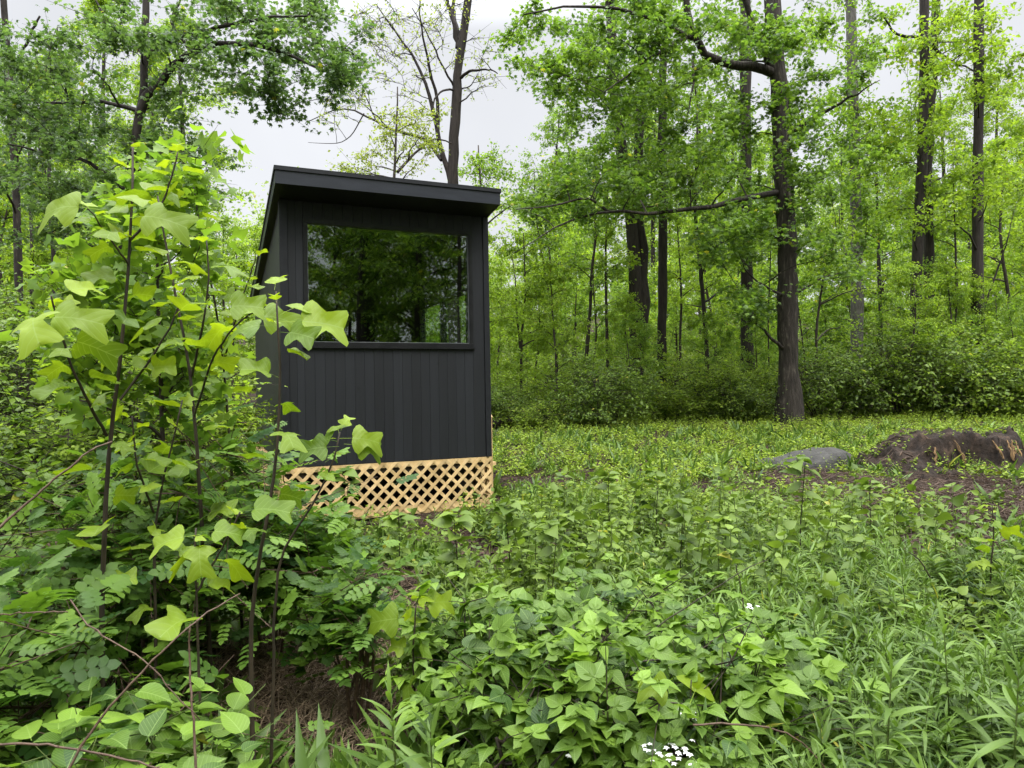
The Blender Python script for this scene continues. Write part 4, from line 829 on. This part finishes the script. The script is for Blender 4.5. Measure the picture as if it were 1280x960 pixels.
# ------------------------------------------------------------------ herbs
def herbs(lf, st, B, H, L, tm, size, t0=.2, el=(.7, -.3), lean=.12, prof=(.6, 1., .5), r_=rng, sr=.0025, up=.3, whorl=False, vb=0.):
    Nn_ = len(B)
    if Nn_ == 0: return
    B = np.asarray(B, float); H = np.broadcast_to(H, (Nn_,)); ln = r_.normal(0, lean, (Nn_, 2))
    t = np.linspace(t0, 1, L)[None, :]+r_.uniform(-.4, .4, (Nn_, L))/L; t = np.clip(t, 0, 1)
    def pos(t): return B[:, None, :]+np.stack([ln[:, :1]*H[:, None]*t**2, ln[:, 1:]*H[:, None]*t**2, H[:, None]*t], -1)
    P = pos(t); az = r_.uniform(0, 6.28, (Nn_, 1))+np.arange(L)[None]*2.4
    e = el[1]+(el[0]-el[1])*t**2+r_.normal(0, .2, (Nn_, L))
    D = np.stack([np.cos(az)*np.cos(e), np.sin(az)*np.cos(e), np.sin(e)], -1)
    s = np.interp(t, [0, .6, 1], prof)*np.broadcast_to(size, (Nn_,))[:, None]*r_.uniform(.75, 1.2, (Nn_, L))
    v = np.clip(r_.uniform(.2, .7, (Nn_, L))+.25*t-.1+r_.normal(0, .12, (Nn_, 1))+vb, 0, 1)
    place(lf, tm, P.reshape(-1, 3), D.reshape(-1, 3), np.array([0, 0, 1.])+r_.normal(0, up, (Nn_*L, 3)), s.ravel(), v.ravel())
    a = pos(np.zeros((Nn_, 1)))[:, 0]; b = pos(np.full((Nn_, 1), .5))[:, 0]; c = pos(np.ones((Nn_, 1)))[:, 0]
    twigs(st, a, b, sr, sr*.85, .5); twigs(st, b, c, sr*.85, sr*.5, .5)
# soil patches: (world x, y, rx, ry) read off the photograph through the ground
bare = []
for px, py, rx, ry in ((660, 606, 1.0, .7), (460, 662, 1.2, .8), (560, 652, .8, .5), (1165, 618, 2.3, 1.5), (1010, 604, 1.1, .8), (915, 612, .6, .35), (1245, 700, 1.0, .8), (1275, 650, 1.1, .9), (1085, 660, .35, .3), (900, 695, .25, .22),
                       (345, 840, .45, .75), (455, 815, .36, .8), (400, 930, .6, .42), (465, 735, .45, .5), (600, 705, .42, .4), (1060, 705, .4, .35), (545, 685, .45, .4), (700, 690, .4, .3), (780, 640, .4, .3), (840, 660, .4, .3), (1150, 720, .35, .25), (1190, 780, .2, .2), (960, 660, .3, .2)):
    p = ground_at(px, py); bare.append((p[0], p[1], rx, ry))
def barefac(x, y):
    f = np.ones(len(x)); w = .25*np.sin(x*5+y*3)+.2*np.sin(x*11-y*9)
    for a, b, rx, ry in bare:
        d = np.sqrt(((x-a)/rx)**2+((y-b)/ry)**2)+w; f = np.minimum(f, sstep(.8, 1.2, d))
    return f
STX = ground_at(1190, 592)
def clump(x, y, s=1., ph=0):
    return .5+.25*np.sin(x*2.1*s+1.3*y*s+ph)+.25*np.sin(y*3.3*s-x*1.7*s+ph*2)
def scat(n, ylo, yhi, pxlo, pxhi, r_, pw=1., keep=None):
    Yq = (r_.uniform(ylo**pw, yhi**pw, n))**(1/pw); px = r_.uniform(pxlo, pxhi, n); X = (px-640)/F*Yq
    P = np.stack([X, Yq, gz(X, Yq)], 1); f = barefac(X, Yq); m = (r_.uniform(0, 1, n) < np.maximum(f, .035)) & outside_cabin(P, .22)
    if keep is not None: m &= keep(X, Yq, px)
    return P[m]
rh = np.random.default_rng(31)
# a) low cover of the clearing
lf, st = MB(), MB()
P = scat(36000, 7.2, 21.5, -100, 1400, rh, .6); cl_ = clump(P[:, 0], P[:, 1], 1.4); m = rh.uniform(0, 1, len(P)) < .35+.9*cl_; P = P[m]; H = rh.uniform(.04, .22, len(P))*(.4+1.1*cl_[m])
herbs(lf, st, P, H, 7, T_OVL, rh.uniform(.035, .085, len(P)), .1, (.7, -.3), .3, r_=rh, sr=.0015, vb=.08, up=.5)
cv = lf.build('ground_cover', M['cover']); tag(cv, 'low bright green leafy cover carpeting the clearing beyond the cabin', 'ground cover', kind='stuff')
so = st.build('stalks', M['stem'], cv); so['kind'] = 'stuff'
# grass tufts
lf, st = MB(), MB()
P = scat(6500, 1.7, 16, -100, 1400, rh, .5); P = P[clump(P[:, 0], P[:, 1], 1.9, 4) > .42]; n = len(P); kk = 9
Pb = np.repeat(P, kk, 0)+np.concatenate([rh.normal(0, .03, (n*kk, 2)), np.zeros((n*kk, 1))], 1)
place(lf, T_LAN, Pb, rdir(n*kk, .5, 1.4), rup(n*kk, .8), np.repeat(rh.uniform(.12, .34, n), kk)*rh.uniform(.6, 1.1, n*kk), np.clip(rh.normal(.55, .25, n*kk), 0, 1))
tag(lf.build('grass', M['golden']), 'thin green grass tufts scattered through the weeds', 'grass', kind='stuff')
# b) mid weeds: mixed small plants in clumps
lf, st = MB(), MB()
def clumped(n, ylo, yhi, a, b, ph, th, s_=2.2, pw=.7):
    P = scat(n, ylo, yhi, a, b, rh, pw); c = clump(P[:, 0], P[:, 1], s_, ph)+rh.normal(0, .08, len(P)); return P[c > th]
P = clumped(1500, 3.6, 8.2, 380, 1400, 1, .55); H = rh.uniform(.16, .42, len(P))
herbs(lf, st, P, H, 9, T_OVW, rh.uniform(.055, .10, len(P)), .3, (.7, -.3), .15, (.6, .9, .7), rh, .0025, .5)
P = clumped(2300, 3.2, 8.6, 380, 1400, 3, .52); H = rh.uniform(.15, .42, len(P))
herbs(lf, st, P, H, 14, T_OV, rh.uniform(.045, .085, len(P)), .2, (.9, -.4), .18, (.7, 1, .5), rh, .0022, .5)
P = clumped(2000, 3.4, 9, 380, 1400, 5.5, .52); H = rh.uniform(.18, .45, len(P))
herbs(lf, st, P, H, 18, T_LAN, rh.uniform(.08, .13, len(P)), .2, (1.1, -.35), .15, (.7, 1, .5), rh, .0022, .4)
P = clumped(1000, 2.0, 8, -100, 1400, 7, .5); H = rh.uniform(.08, .24, len(P))
herbs(lf, st, P, H, 6, T_TRI, rh.uniform(.06, .11, len(P)), .4, (.5, -.2), .2, (.8, 1, .6), rh, .002, .5)
P = clumped(3200, 1.7, 8.5, -100, 1400, 9, .42); H = rh.uniform(.04, .16, len(P))
herbs(lf, st, P, H, 6, T_OV, rh.uniform(.025, .06, len(P)), .1, (.5, -.1), .3, (.8, 1, .7), rh, .0016, .6)
P = scat(130, 4.0, 7.4, 640, 1350, rh, 1.); H = rh.uniform(.42, .78, len(P))
herbs(lf, st, P, H, 12, T_OVW, rh.uniform(.06, .10, len(P)), .45, (.6, -.35), .1, (.6, 1., .8), rh, .0042, .5)
cv = lf.build('weeds', M['weed']); tag(cv, 'knee-high broad-leaved weeds between the foreground and the cabin', 'weeds', kind='stuff')
so = st.build('stalks', M['stem'], cv); so['kind'] = 'stuff'
# c) narrow-leaved stalks
lf, st = MB(), MB()
keep = lambda X, Yq, px: (px > 880+60*np.sin(Yq*3)) | (rh.uniform(0, 1, len(px)) < .10)
P = scat(1450, 1.75, 5.2, 620, 1420, rh, 1., keep); c_ = clump(P[:, 0], P[:, 1], 1.6, 2); P = P[c_+rh.normal(0, .1, len(P)) > .28]; H = rh.uniform(.20, .48, len(P))
herbs(lf, st, P, H, 26, T_LAN, rh.uniform(.09, .15, len(P)), .2, (1.25, -.4), .14, (.8, 1, .5), rh, .0025, .35)
cv = lf.build('goldenrod', M['golden']); tag(cv, 'dense patch of narrow-leaved green stalks filling the right foreground', 'weeds', kind='stuff')
so = st.build('stalks', M['stem'], cv); so['kind'] = 'stuff'
# d) single tall weeds standing above the rest
GT = 'tall weeds standing above the ground cover'
def tallweed(seed, H):
    r_ = np.random.default_rng(seed); lf, st = MB(), MB(); root = empty('tall_weed', (0, 0, 0), 'x', 'weed', GT)
    herbs(lf, st, [[0, 0, -.02]], H, 16, T_OVW, .13, .35, (.6, -.35), .06, (.5, .9, .8), r_, .005)
    herbs(lf, st, [[0, 0, H*.9]], H*.12, 6, T_OVW, .12, .4, (.3, -.15), .06, (1, 1, .6), r_, .003)
    st.build('stem', M['stem_dark'], root); lf.build('leaves', M['weed'], root); return root
tw = [tallweed(401, .62), tallweed(402, .55), tallweed(403, .72)]
twp = [(640, 760, 'tall weed with a leafy top ring right of the lattice, near picture centre'), (500, 742, 'tall weed standing in front of the middle of the lattice'), (432, 700, 'tall weed in front of the left part of the lattice'),
       (762, 700, 'tall weed right of the central one with a leafy crown'), (575, 770, 'tall weed in front of the lattice right end, nearer than the others'), (690, 800, 'tall weed rising behind the brambles'),
       (820, 690, 'tall weed with pale top left of the grey rock'), (905, 735, 'tall weed midway between the brambles and the rock'), (1000, 720, 'tall weed in front of the grey rock'), (1090, 700, 'tall weed in front of the stump left flank'),
       (712, 745, 'tall weed close right of the central one'), (850, 770, 'tall weed behind the dark arching cane')]
rt_ = np.random.default_rng(9)
for q, (px, py, lab) in enumerate(twp):
    p = ground_at(px, py)
    if q < 3: o = tw[q]; o.location = [float(c) for c in p]; o['label'] = lab; o.scale = (rt_.uniform(.95, 1.2),)*3
    else: copy_tree(tw[q % 3], p, rt_.uniform(0, 6), rt_.uniform(.95, 1.25), lab, GT)
GN = 'tall narrow-leaved stalks in the right foreground'
def stalk(seed, H):
    r_ = np.random.default_rng(seed); lf, st = MB(), MB(); root = empty('leafy_stalk', (0, 0, 0), 'x', 'stalk', GN)
    herbs(lf, st, [[0, 0, -.02]], H, 34, T_LAN, .17, .2, (1.3, -.4), .06, (.8, 1, .5), r_, .005, .25)
    st.build('stem', M['stem'], root); lf.build('leaves', M['golden'], root); return root
sk = [stalk(411, .62), stalk(412, .55)]
for q, (px, Yq, lab) in enumerate(((1178, 2.6, 'tallest narrow-leaved stalk in the right foreground'), (1020, 2.9, 'narrow-leaved stalk standing out right of the brambles'), (1095, 2.2, 'narrow-leaved stalk at the bottom, left of the tallest one'),
                                  (1255, 2.3, 'narrow-leaved stalk nearest the lower right corner'), (960, 3.4, 'narrow-leaved stalk behind the dark arching cane'), (1130, 3.6, 'narrow-leaved stalk behind the tallest one'),
                                  (490, 2.15, 'broad narrow-leaved stalk beside the dead stalks, bottom left of centre'), (535, 2.0, 'narrow-leaved stalk at the bottom edge left of the brambles'))):
    b = gbase(px, Yq)
    if q < 2: o = sk[q]; o.location = [float(c) for c in b]; o['label'] = lab
    else: copy_tree(sk[q % 2], b, q*1.1, .85+.05*(q % 4), lab, GN)

# ------------------------------------------------------------------ dead stalks, litter, canes
mb = MB(); rd = np.random.default_rng(17)
def litter_in(mb, lst, n_per, L, r, zr, lay=1.2):
    for a, b, rx, ry in lst:
        n = int(n_per*rx*ry*3.1); q = rd.normal(0, .55, (n, 2)); c = np.stack([a+q[:, 0]*rx, b+q[:, 1]*ry], 1)
        m = outside_cabin(np.concatenate([c, np.zeros((n, 1))], 1), .05); c = c[m]; n = len(c)
        P0 = np.stack([c[:, 0], c[:, 1], gz(c[:, 0], c[:, 1])+rd.uniform(.0, zr, n)], 1); D = rdir(n, -.1, lay)*rd.uniform(.3, 1, (n, 1))*L
        M_ = P0+D*.5+rd.normal(0, L*.05, (n, 3)); v = rd.uniform(0, 1, n)
        twigs(mb, P0, M_, r, r*.9, np.repeat(v, 6)); twigs(mb, M_, P0+D, r*.9, r*.5, np.repeat(v, 6))
litter_in(mb, bare[10:13], 1500, .24, .0021, .07, .7); litter_in(mb, bare[13:14], 900, .16, .0016, .03, .8)
tag(mb.build('dead_stalks', M['dead'], smooth=False), 'tangle of dry brown stalks in the dark gap left of the brambles', 'dead stalks', kind='stuff')
mb = MB(); litter_in(mb, [bare[3], bare[4], bare[5], bare[6], bare[7]], 380, .42, .0045, .04, .25)
litter_in(mb, bare[:3]+bare[8:10]+bare[14:], 300, .14, .0025, .02, .3)
tag(mb.build('fallen_twigs', M['twig'], smooth=False), 'brown fallen twigs strewn on the bare soil around the stump and cabin', 'twigs', kind='stuff')
mb = MB(); n = 26000; Yq = rd.uniform(1.5**.6, 20**.6, n)**(1/.6); px = rd.uniform(-100, 1400, n); X = (px-640)/F*Yq; P = np.stack([X, Yq, gz(X, Yq)+.012], 1); P = P[outside_cabin(P, .02)]; n = len(P)
place(mb, T_OVL, P, rdir(n, -.3, .3), rup(n, .35), rd.uniform(.03, .08, n), rd.uniform(0, 1, n))
tag(mb.build('leaf_litter', M['litter'], smooth=False), 'brown dead leaves and bark mulch covering the soil between the plants', 'leaf litter', kind='stuff')
GC = 'arching bramble canes'
def cane(label, pts, r0, r1, mat='cane', seed=0):
    r_ = np.random.default_rng(seed); mb = MB(); Q = resample(pts, 18); tube(mb, wob(Q, .0016, r_), np.linspace(r0, r1, 18)*.68, 6)
    m = r_.integers(2, 17, 26); D = rdir(26, -.8, .9); twigs(mb, Q[m], Q[m]+D*.008, .0014, .0002)
    tag(mb.build('bramble_cane', M[mat]), label, 'cane', GC)
cane('thick brown cane slanting up to the right across the left edge', A((-10, 668, 1.9), (30, 632, 1.95), (80, 590, 2.), (115, 560, 2.05), (140, 552, 2.1)), .006, .0035, seed=1)
cane('pale brown cane crossing diagonally from the bottom left corner up to the right', A((80, 970, 1.5), (130, 890, 1.55), (190, 828, 1.6), (240, 778, 1.65), (300, 742, 1.75)), .005, .0025, seed=2)
cane('thin cane crossing the diagonal one and running down to the right', A((88, 750, 1.7), (110, 782, 1.68), (150, 808, 1.63), (188, 830, 1.61), (225, 875, 1.6), (250, 900, 1.6)), .003, .002, seed=3)
cane('straight reddish cane standing upright near the bottom left', A((246, 970, 1.6), (240, 880, 1.65), (236, 820, 1.7), (238, 780, 1.7)), .005, .003, seed=4)
cane('grey cane lying along the bottom edge at left', A((-10, 930, 1.5), (60, 930, 1.52), (130, 942, 1.55), (210, 962, 1.55)), .004, .003, seed=5)
cane('level thin cane at the left edge in front of the dark bush', A((-10, 770, 1.9), (30, 766, 1.9), (85, 765, 1.92)), .003, .0025, seed=6)
cane('dark cane rising to the right above the brambles', A((800, 800, 2.6), (840, 770, 2.6), (890, 738, 2.6), (930, 712, 2.6), (960, 700, 2.6)), .004, .002, 'stem_dark', 7)
cane('short upright dark stick beside the white flower', A((930, 760, 2.7), (926, 735, 2.7), (920, 706, 2.7)), .004, .003, 'stem_dark', 8)
cane('dark branching stick inside the bramble behind the blossom', A((745, 812, 2.5), (765, 790, 2.5), (790, 765, 2.5), (800, 750, 2.5)), .004, .002, 'stem_dark', 9)
cane('pale cane bending along the bottom right of the blossom', A((866, 906, 2.), (900, 904, 2.), (950, 906, 2.), (990, 918, 2.), (1022, 946, 2.), (1040, 975, 2.)), .0045, .003, 'cane', 10)
cane('dark forked stick pointing left in the narrow-leaved stalks', A((878, 812, 2.5), (905, 790, 2.5), (935, 778, 2.5)), .004, .002, 'stem_dark', 11)
cane('short dark stick standing in the soil gap right of centre', A((1163, 722, 3.8), (1150, 700, 3.8), (1136, 690, 3.8)), .007, .004, 'stem_dark', 12)

# ------------------------------------------------------------------ boulder, earthen stump, dark log
p = ground_at(1020, 588); mb = MB(); nu, nv = 48, 20
u = np.linspace(0, 2*np.pi, nu, endpoint=False); w = np.linspace(0, 1, nv)
UU, WW = np.meshgrid(u, w); rad = np.sin(np.minimum(WW, 1)*np.pi/2)**.5
rx = .74*(1+.12*np.sin(2*UU+.5)+.07*np.sin(3*UU)+.03*np.sin(7*UU)); hz = .30*(1-WW**2.6)
Xr = rad*rx*np.cos(UU); Yr = rad*rx*.75*np.sin(UU); Zr = hz*(1+.16*Xr/.5+.10*np.sin(5*Xr+2*Yr))+.014*np.sin(17*Xr)*np.sin(13*Yr)-.05
V = np.stack([Xr, Yr, Zr], -1).reshape(-1, 3)
i = np.arange(nv-1)[:, None]*nu; j = np.arange(nu)[None]; jn = (j+1) % nu
mb.add(V, np.stack([i+jn, i+j, i+nu+j, i+nu+jn], -1).reshape(-1, 4)); mb.F.append(np.array([list(range(nu))[::-1]]))
o = mb.build('boulder', M['rock']); o.location = [float(p[0]), float(p[1])+.35, float(p[2])]; tag(o, 'low flat grey rock lying in the grass left of the earthen stump', 'rock')
# decayed stump: ragged mound with a broken front face
from mathutils import noise as mn, Vector
rs2 = np.random.default_rng(66); C0 = np.array([STX[0]+.52, STX[1]+.70, float(gz(STX[0], STX[1]))])
stump = empty('rotten_stump', C0, 'wide rotten tree stump overgrown with soil at the right, brown heartwood showing', 'stump')
nx, ny = 200, 120; gxs = np.linspace(-2.1, 2.0, nx); gys = np.linspace(-1.3, 1.6, ny); GX, GY = np.meshgrid(gxs, gys)
def nzv(x, y, z, sc, oc=4): return mn.fractal(Vector((x*sc, y*sc, z*sc)), 1., 2., oc)
NA = np.array([[nzv(x, y, 3.1, 1.3) for x in gxs] for y in gys]); NB = np.array([[nzv(x, y, 8.7, 5.5, 5) for x in gxs] for y in gys]); NC = np.array([[nzv(x*1.6, y*.7, 1.7, 2.1, 4) for x in gxs] for y in gys])
rr_m = np.sqrt((GX/1.10)**2+((GY-.1)/.72)**2)+.34*NA+.14*NC+.06*NB
left = sstep(.2, -1.2, GX)*0+np.clip((-GX-.3)/1.2, 0, 1)
wd_ = .20+.38*left+.5*np.clip(GY-.2, 0, 1)
hh = (.40-.08*left+.14*NA+.05*NB)*(1-sstep(.86-wd_*.4, .92+wd_, rr_m))+.16*(1-sstep(.8, 1.75, rr_m))
hh = hh+.035*NB*np.clip(hh*4, 0, 1)+.05*np.abs(NC)*(hh > .1)-.02
edge = sstep(1.35, 1.8, rr_m); hh = hh*(1-edge)-.12*edge
mb = MB(); V = np.stack([GX+.05*NB, GY-.10*np.clip(hh, 0, 1)*NC+.04*NB, hh], -1).reshape(-1, 3)
i = np.arange(ny-1)[:, None]*nx; j = np.arange(nx-1)[None]
mb.add(V, np.stack([i+j, i+j+1, i+nx+j+1, i+nx+j], -1).reshape(-1, 4)); mb.build('mound', M['stumpw'], stump)
def hat(x, y): a = np.clip(((np.asarray(x)+2.1)/4.1*(nx-1)).astype(int), 0, nx-1); b = np.clip(((np.asarray(y)+1.3)/2.9*(ny-1)).astype(int), 0, ny-1); return hh[b, a]
for q in range(9):
    x = (-.30+rs2.normal(0, .06)) if q < 2 else (.42+rs2.normal(0, .09)) if q < 8 else rs2.uniform(-.8, .9); col_ = hat(np.full(60, x), np.linspace(-1.2, .6, 60)); k_ = int(np.argmax(col_ > .30)); y = np.linspace(-1.2, .6, 60)[k_]-.02
    h = rs2.uniform(.22, .40); w_ = rs2.uniform(.010, .024); z1_ = min(.48, hat(x, y+.08)+.02); ln_ = rs2.normal(0, .07)
    P_ = [np.array([x, y-.13, max(hat(x, y-.15)-.03, z1_-h)]), np.array([x+ln_*.5, y-.05, z1_-h*.4]), np.array([x+ln_, y+.02, z1_])]
    mb = MB(); tube(mb, wob(resample(P_, 8), .008, rs2), w_*np.array([.6, 1, 1.05, .9, .95, .7, .5, .2]), 6, rs2.uniform(.1, .9)); mb.build('heartwood', M['heart'], stump)
mb = MB()
for q in range(34):
    a = rs2.uniform(math.pi*.95, 2*math.pi*1.02); r0 = rs2.uniform(.8, 1.2); r1 = r0+rs2.uniform(.3, .8); aa = a+rs2.normal(0, .35); ts = np.linspace(0, 1, 7)
    px_ = (1-ts)*r0*math.cos(a)+ts*r1*math.cos(aa); py_ = (1-ts)*r0*.7*math.sin(a)+ts*r1*.7*math.sin(aa); P_ = np.stack([px_, py_, hat(px_, py_)+.012], 1)
    tube(mb, wob(P_, .012, rs2), np.linspace(rs2.uniform(.005, .014), .003, 7), 5)
mb.build('roots', M['twig'], stump)
lf, st = MB(), MB(); P = np.stack([rs2.uniform(-1.9, 1.8, 900), rs2.uniform(-1.1, 1.4, 900)], 1); hz_ = hat(P[:, 0], P[:, 1]); back = (P[:, 1] > .15-.3*rs2.uniform(0, 1, 900)) | ((P[:, 0] < -1.0) & (rs2.uniform(0, 1, 900) < .4)) | (rs2.uniform(0, 1, 900) < .14)
P = np.concatenate([P, hz_[:, None]], 1)[back & (hz_ > .0)]; P[:, 2] -= .01
herbs(lf, st, P, rs2.uniform(.04, .15, len(P)), 7, T_OVL, .06, .1, (.6, -.2), .3, r_=rs2, sr=.002, up=.5); st.build('sprout_stalks', M['stem'], stump)['kind'] = 'stuff'; lf.build('sprouts', M['cover'], stump)['kind'] = 'stuff'
# dark log pile visible under the shrub beside the cabin
def log(label, a, b, r, seed):
    r_ = np.random.default_rng(seed); mb = MB(); a = np.array(a, float); b = np.array(b, float); c = (a+b)/2
    tube(mb, wob(resample([a, c, b], 10), .01, r_), r*(1+r_.normal(0, .06, 10)), 9); 
    o = mb.build('fallen_log', M['bark_wet'], None, c); tag(o, label, 'log')
p = at(626, 526, 17.5); g = gz(p[0], p[1])
log('dark rotten log lying under the shrub just right of the cabin corner', (p[0]-.4, 17.3, g+.12), (p[0]+.2, 17.9, g+.20), .14, 71)

# ------------------------------------------------------------------ sky, sun, camera
world = bpy.data.worlds.new('World'); scene.world = world; world.use_nodes = True; nt = world.node_tree
for n in list(nt.nodes): nt.nodes.remove(n)
L = nt.links.new; out = nt.nodes.new('ShaderNodeOutputWorld'); bg = nt.nodes.new('ShaderNodeBackground'); L(bg.outputs[0], out.inputs[0])
SUN_EL, SUN_AZ = R_(58), R_(150)
sky = N(nt, 'ShaderNodeTexSky', sky_type='NISHITA', sun_disc=False, sun_elevation=SUN_EL, sun_rotation=SUN_AZ)
hs = N(nt, 'ShaderNodeHueSaturation'); hs.inputs['Saturation'].default_value = .35; L(sky.outputs[0], hs.inputs['Color'])
tc = N(nt, 'ShaderNodeTexCoord'); sx = N(nt, 'ShaderNodeSeparateXYZ'); L(tc.outputs['Generated'], sx.inputs[0])
mr = N(nt, 'ShaderNodeMapRange'); mr.inputs['From Min'].default_value = .46; mr.inputs['From Max'].default_value = 1.; mr.inputs['To Min'].default_value = .41; mr.inputs['To Max'].default_value = 4.2; L(sx.outputs['Z'], mr.inputs[0])
nz = N(nt, 'ShaderNodeTexNoise'); nz.inputs['Scale'].default_value = 2.2; nz.inputs['Detail'].default_value = 4; L(tc.outputs['Generated'], nz.inputs['Vector'])
nm = N(nt, 'ShaderNodeMapRange'); nm.inputs['From Min'].default_value = .3; nm.inputs['From Max'].default_value = .7; nm.inputs['To Min'].default_value = .88; nm.inputs['To Max'].default_value = 1.10; L(nz.outputs['Fac'], nm.inputs[0])
mu = N(nt, 'ShaderNodeMath', operation='MULTIPLY'); L(mr.outputs[0], mu.inputs[0]); L(nm.outputs[0], mu.inputs[1])
cl = N(nt, 'ShaderNodeVectorMath', operation='SCALE'); cl.inputs[0].default_value = (10.9, 11.1, 11.6); L(mu.outputs[0], cl.inputs['Scale'])
mx = N(nt, 'ShaderNodeMix', data_type='RGBA'); mx.inputs['Factor'].default_value = .88; L(hs.outputs[0], mx.inputs['A']); L(cl.outputs[0], mx.inputs['B'])
L(mx.outputs['Result'], bg.inputs['Color']); bg.inputs['Strength'].default_value = .1
sl = bpy.data.lights.new('sun', 'SUN'); sl.energy = 1.2; sl.angle = R_(25); sl.color = (1, .97, .92)
so = bpy.data.objects.new('sun', sl); COL.objects.link(so)
so.rotation_euler = (R_(90)-SUN_EL, 0, math.pi-SUN_AZ)
cam = bpy.data.cameras.new('camera'); co = bpy.data.objects.new('camera', cam); COL.objects.link(co); scene.camera = co
cam.sensor_width = 36; cam.lens = F/1280*36; cam.clip_end = 2000; cam.clip_start = .05
from mathutils import Matrix
co.matrix_world = Matrix(((CR[0], CU[0], -CF[0], 0), (CR[1], CU[1], -CF[1], 0), (CR[2], CU[2], -CF[2], CAMZ), (0, 0, 0, 1)))
vs = scene.view_settings; vs.view_transform = 'Standard'; vs.look = 'None'; vs.gamma = 1; vs.exposure = .98; vs.use_curve_mapping = False
cy = scene.cycles; cy.max_bounces = 10; cy.diffuse_bounces = 5; cy.glossy_bounces = 3; cy.transmission_bounces = 7; cy.transparent_max_bounces = 8; cy.caustics_reflective = False; cy.caustics_refractive = False
cy.use_denoising = True; cy.sample_clamp_indirect = 4
print('TRIS', sum(len(m.polygons) for m in bpy.data.meshes))
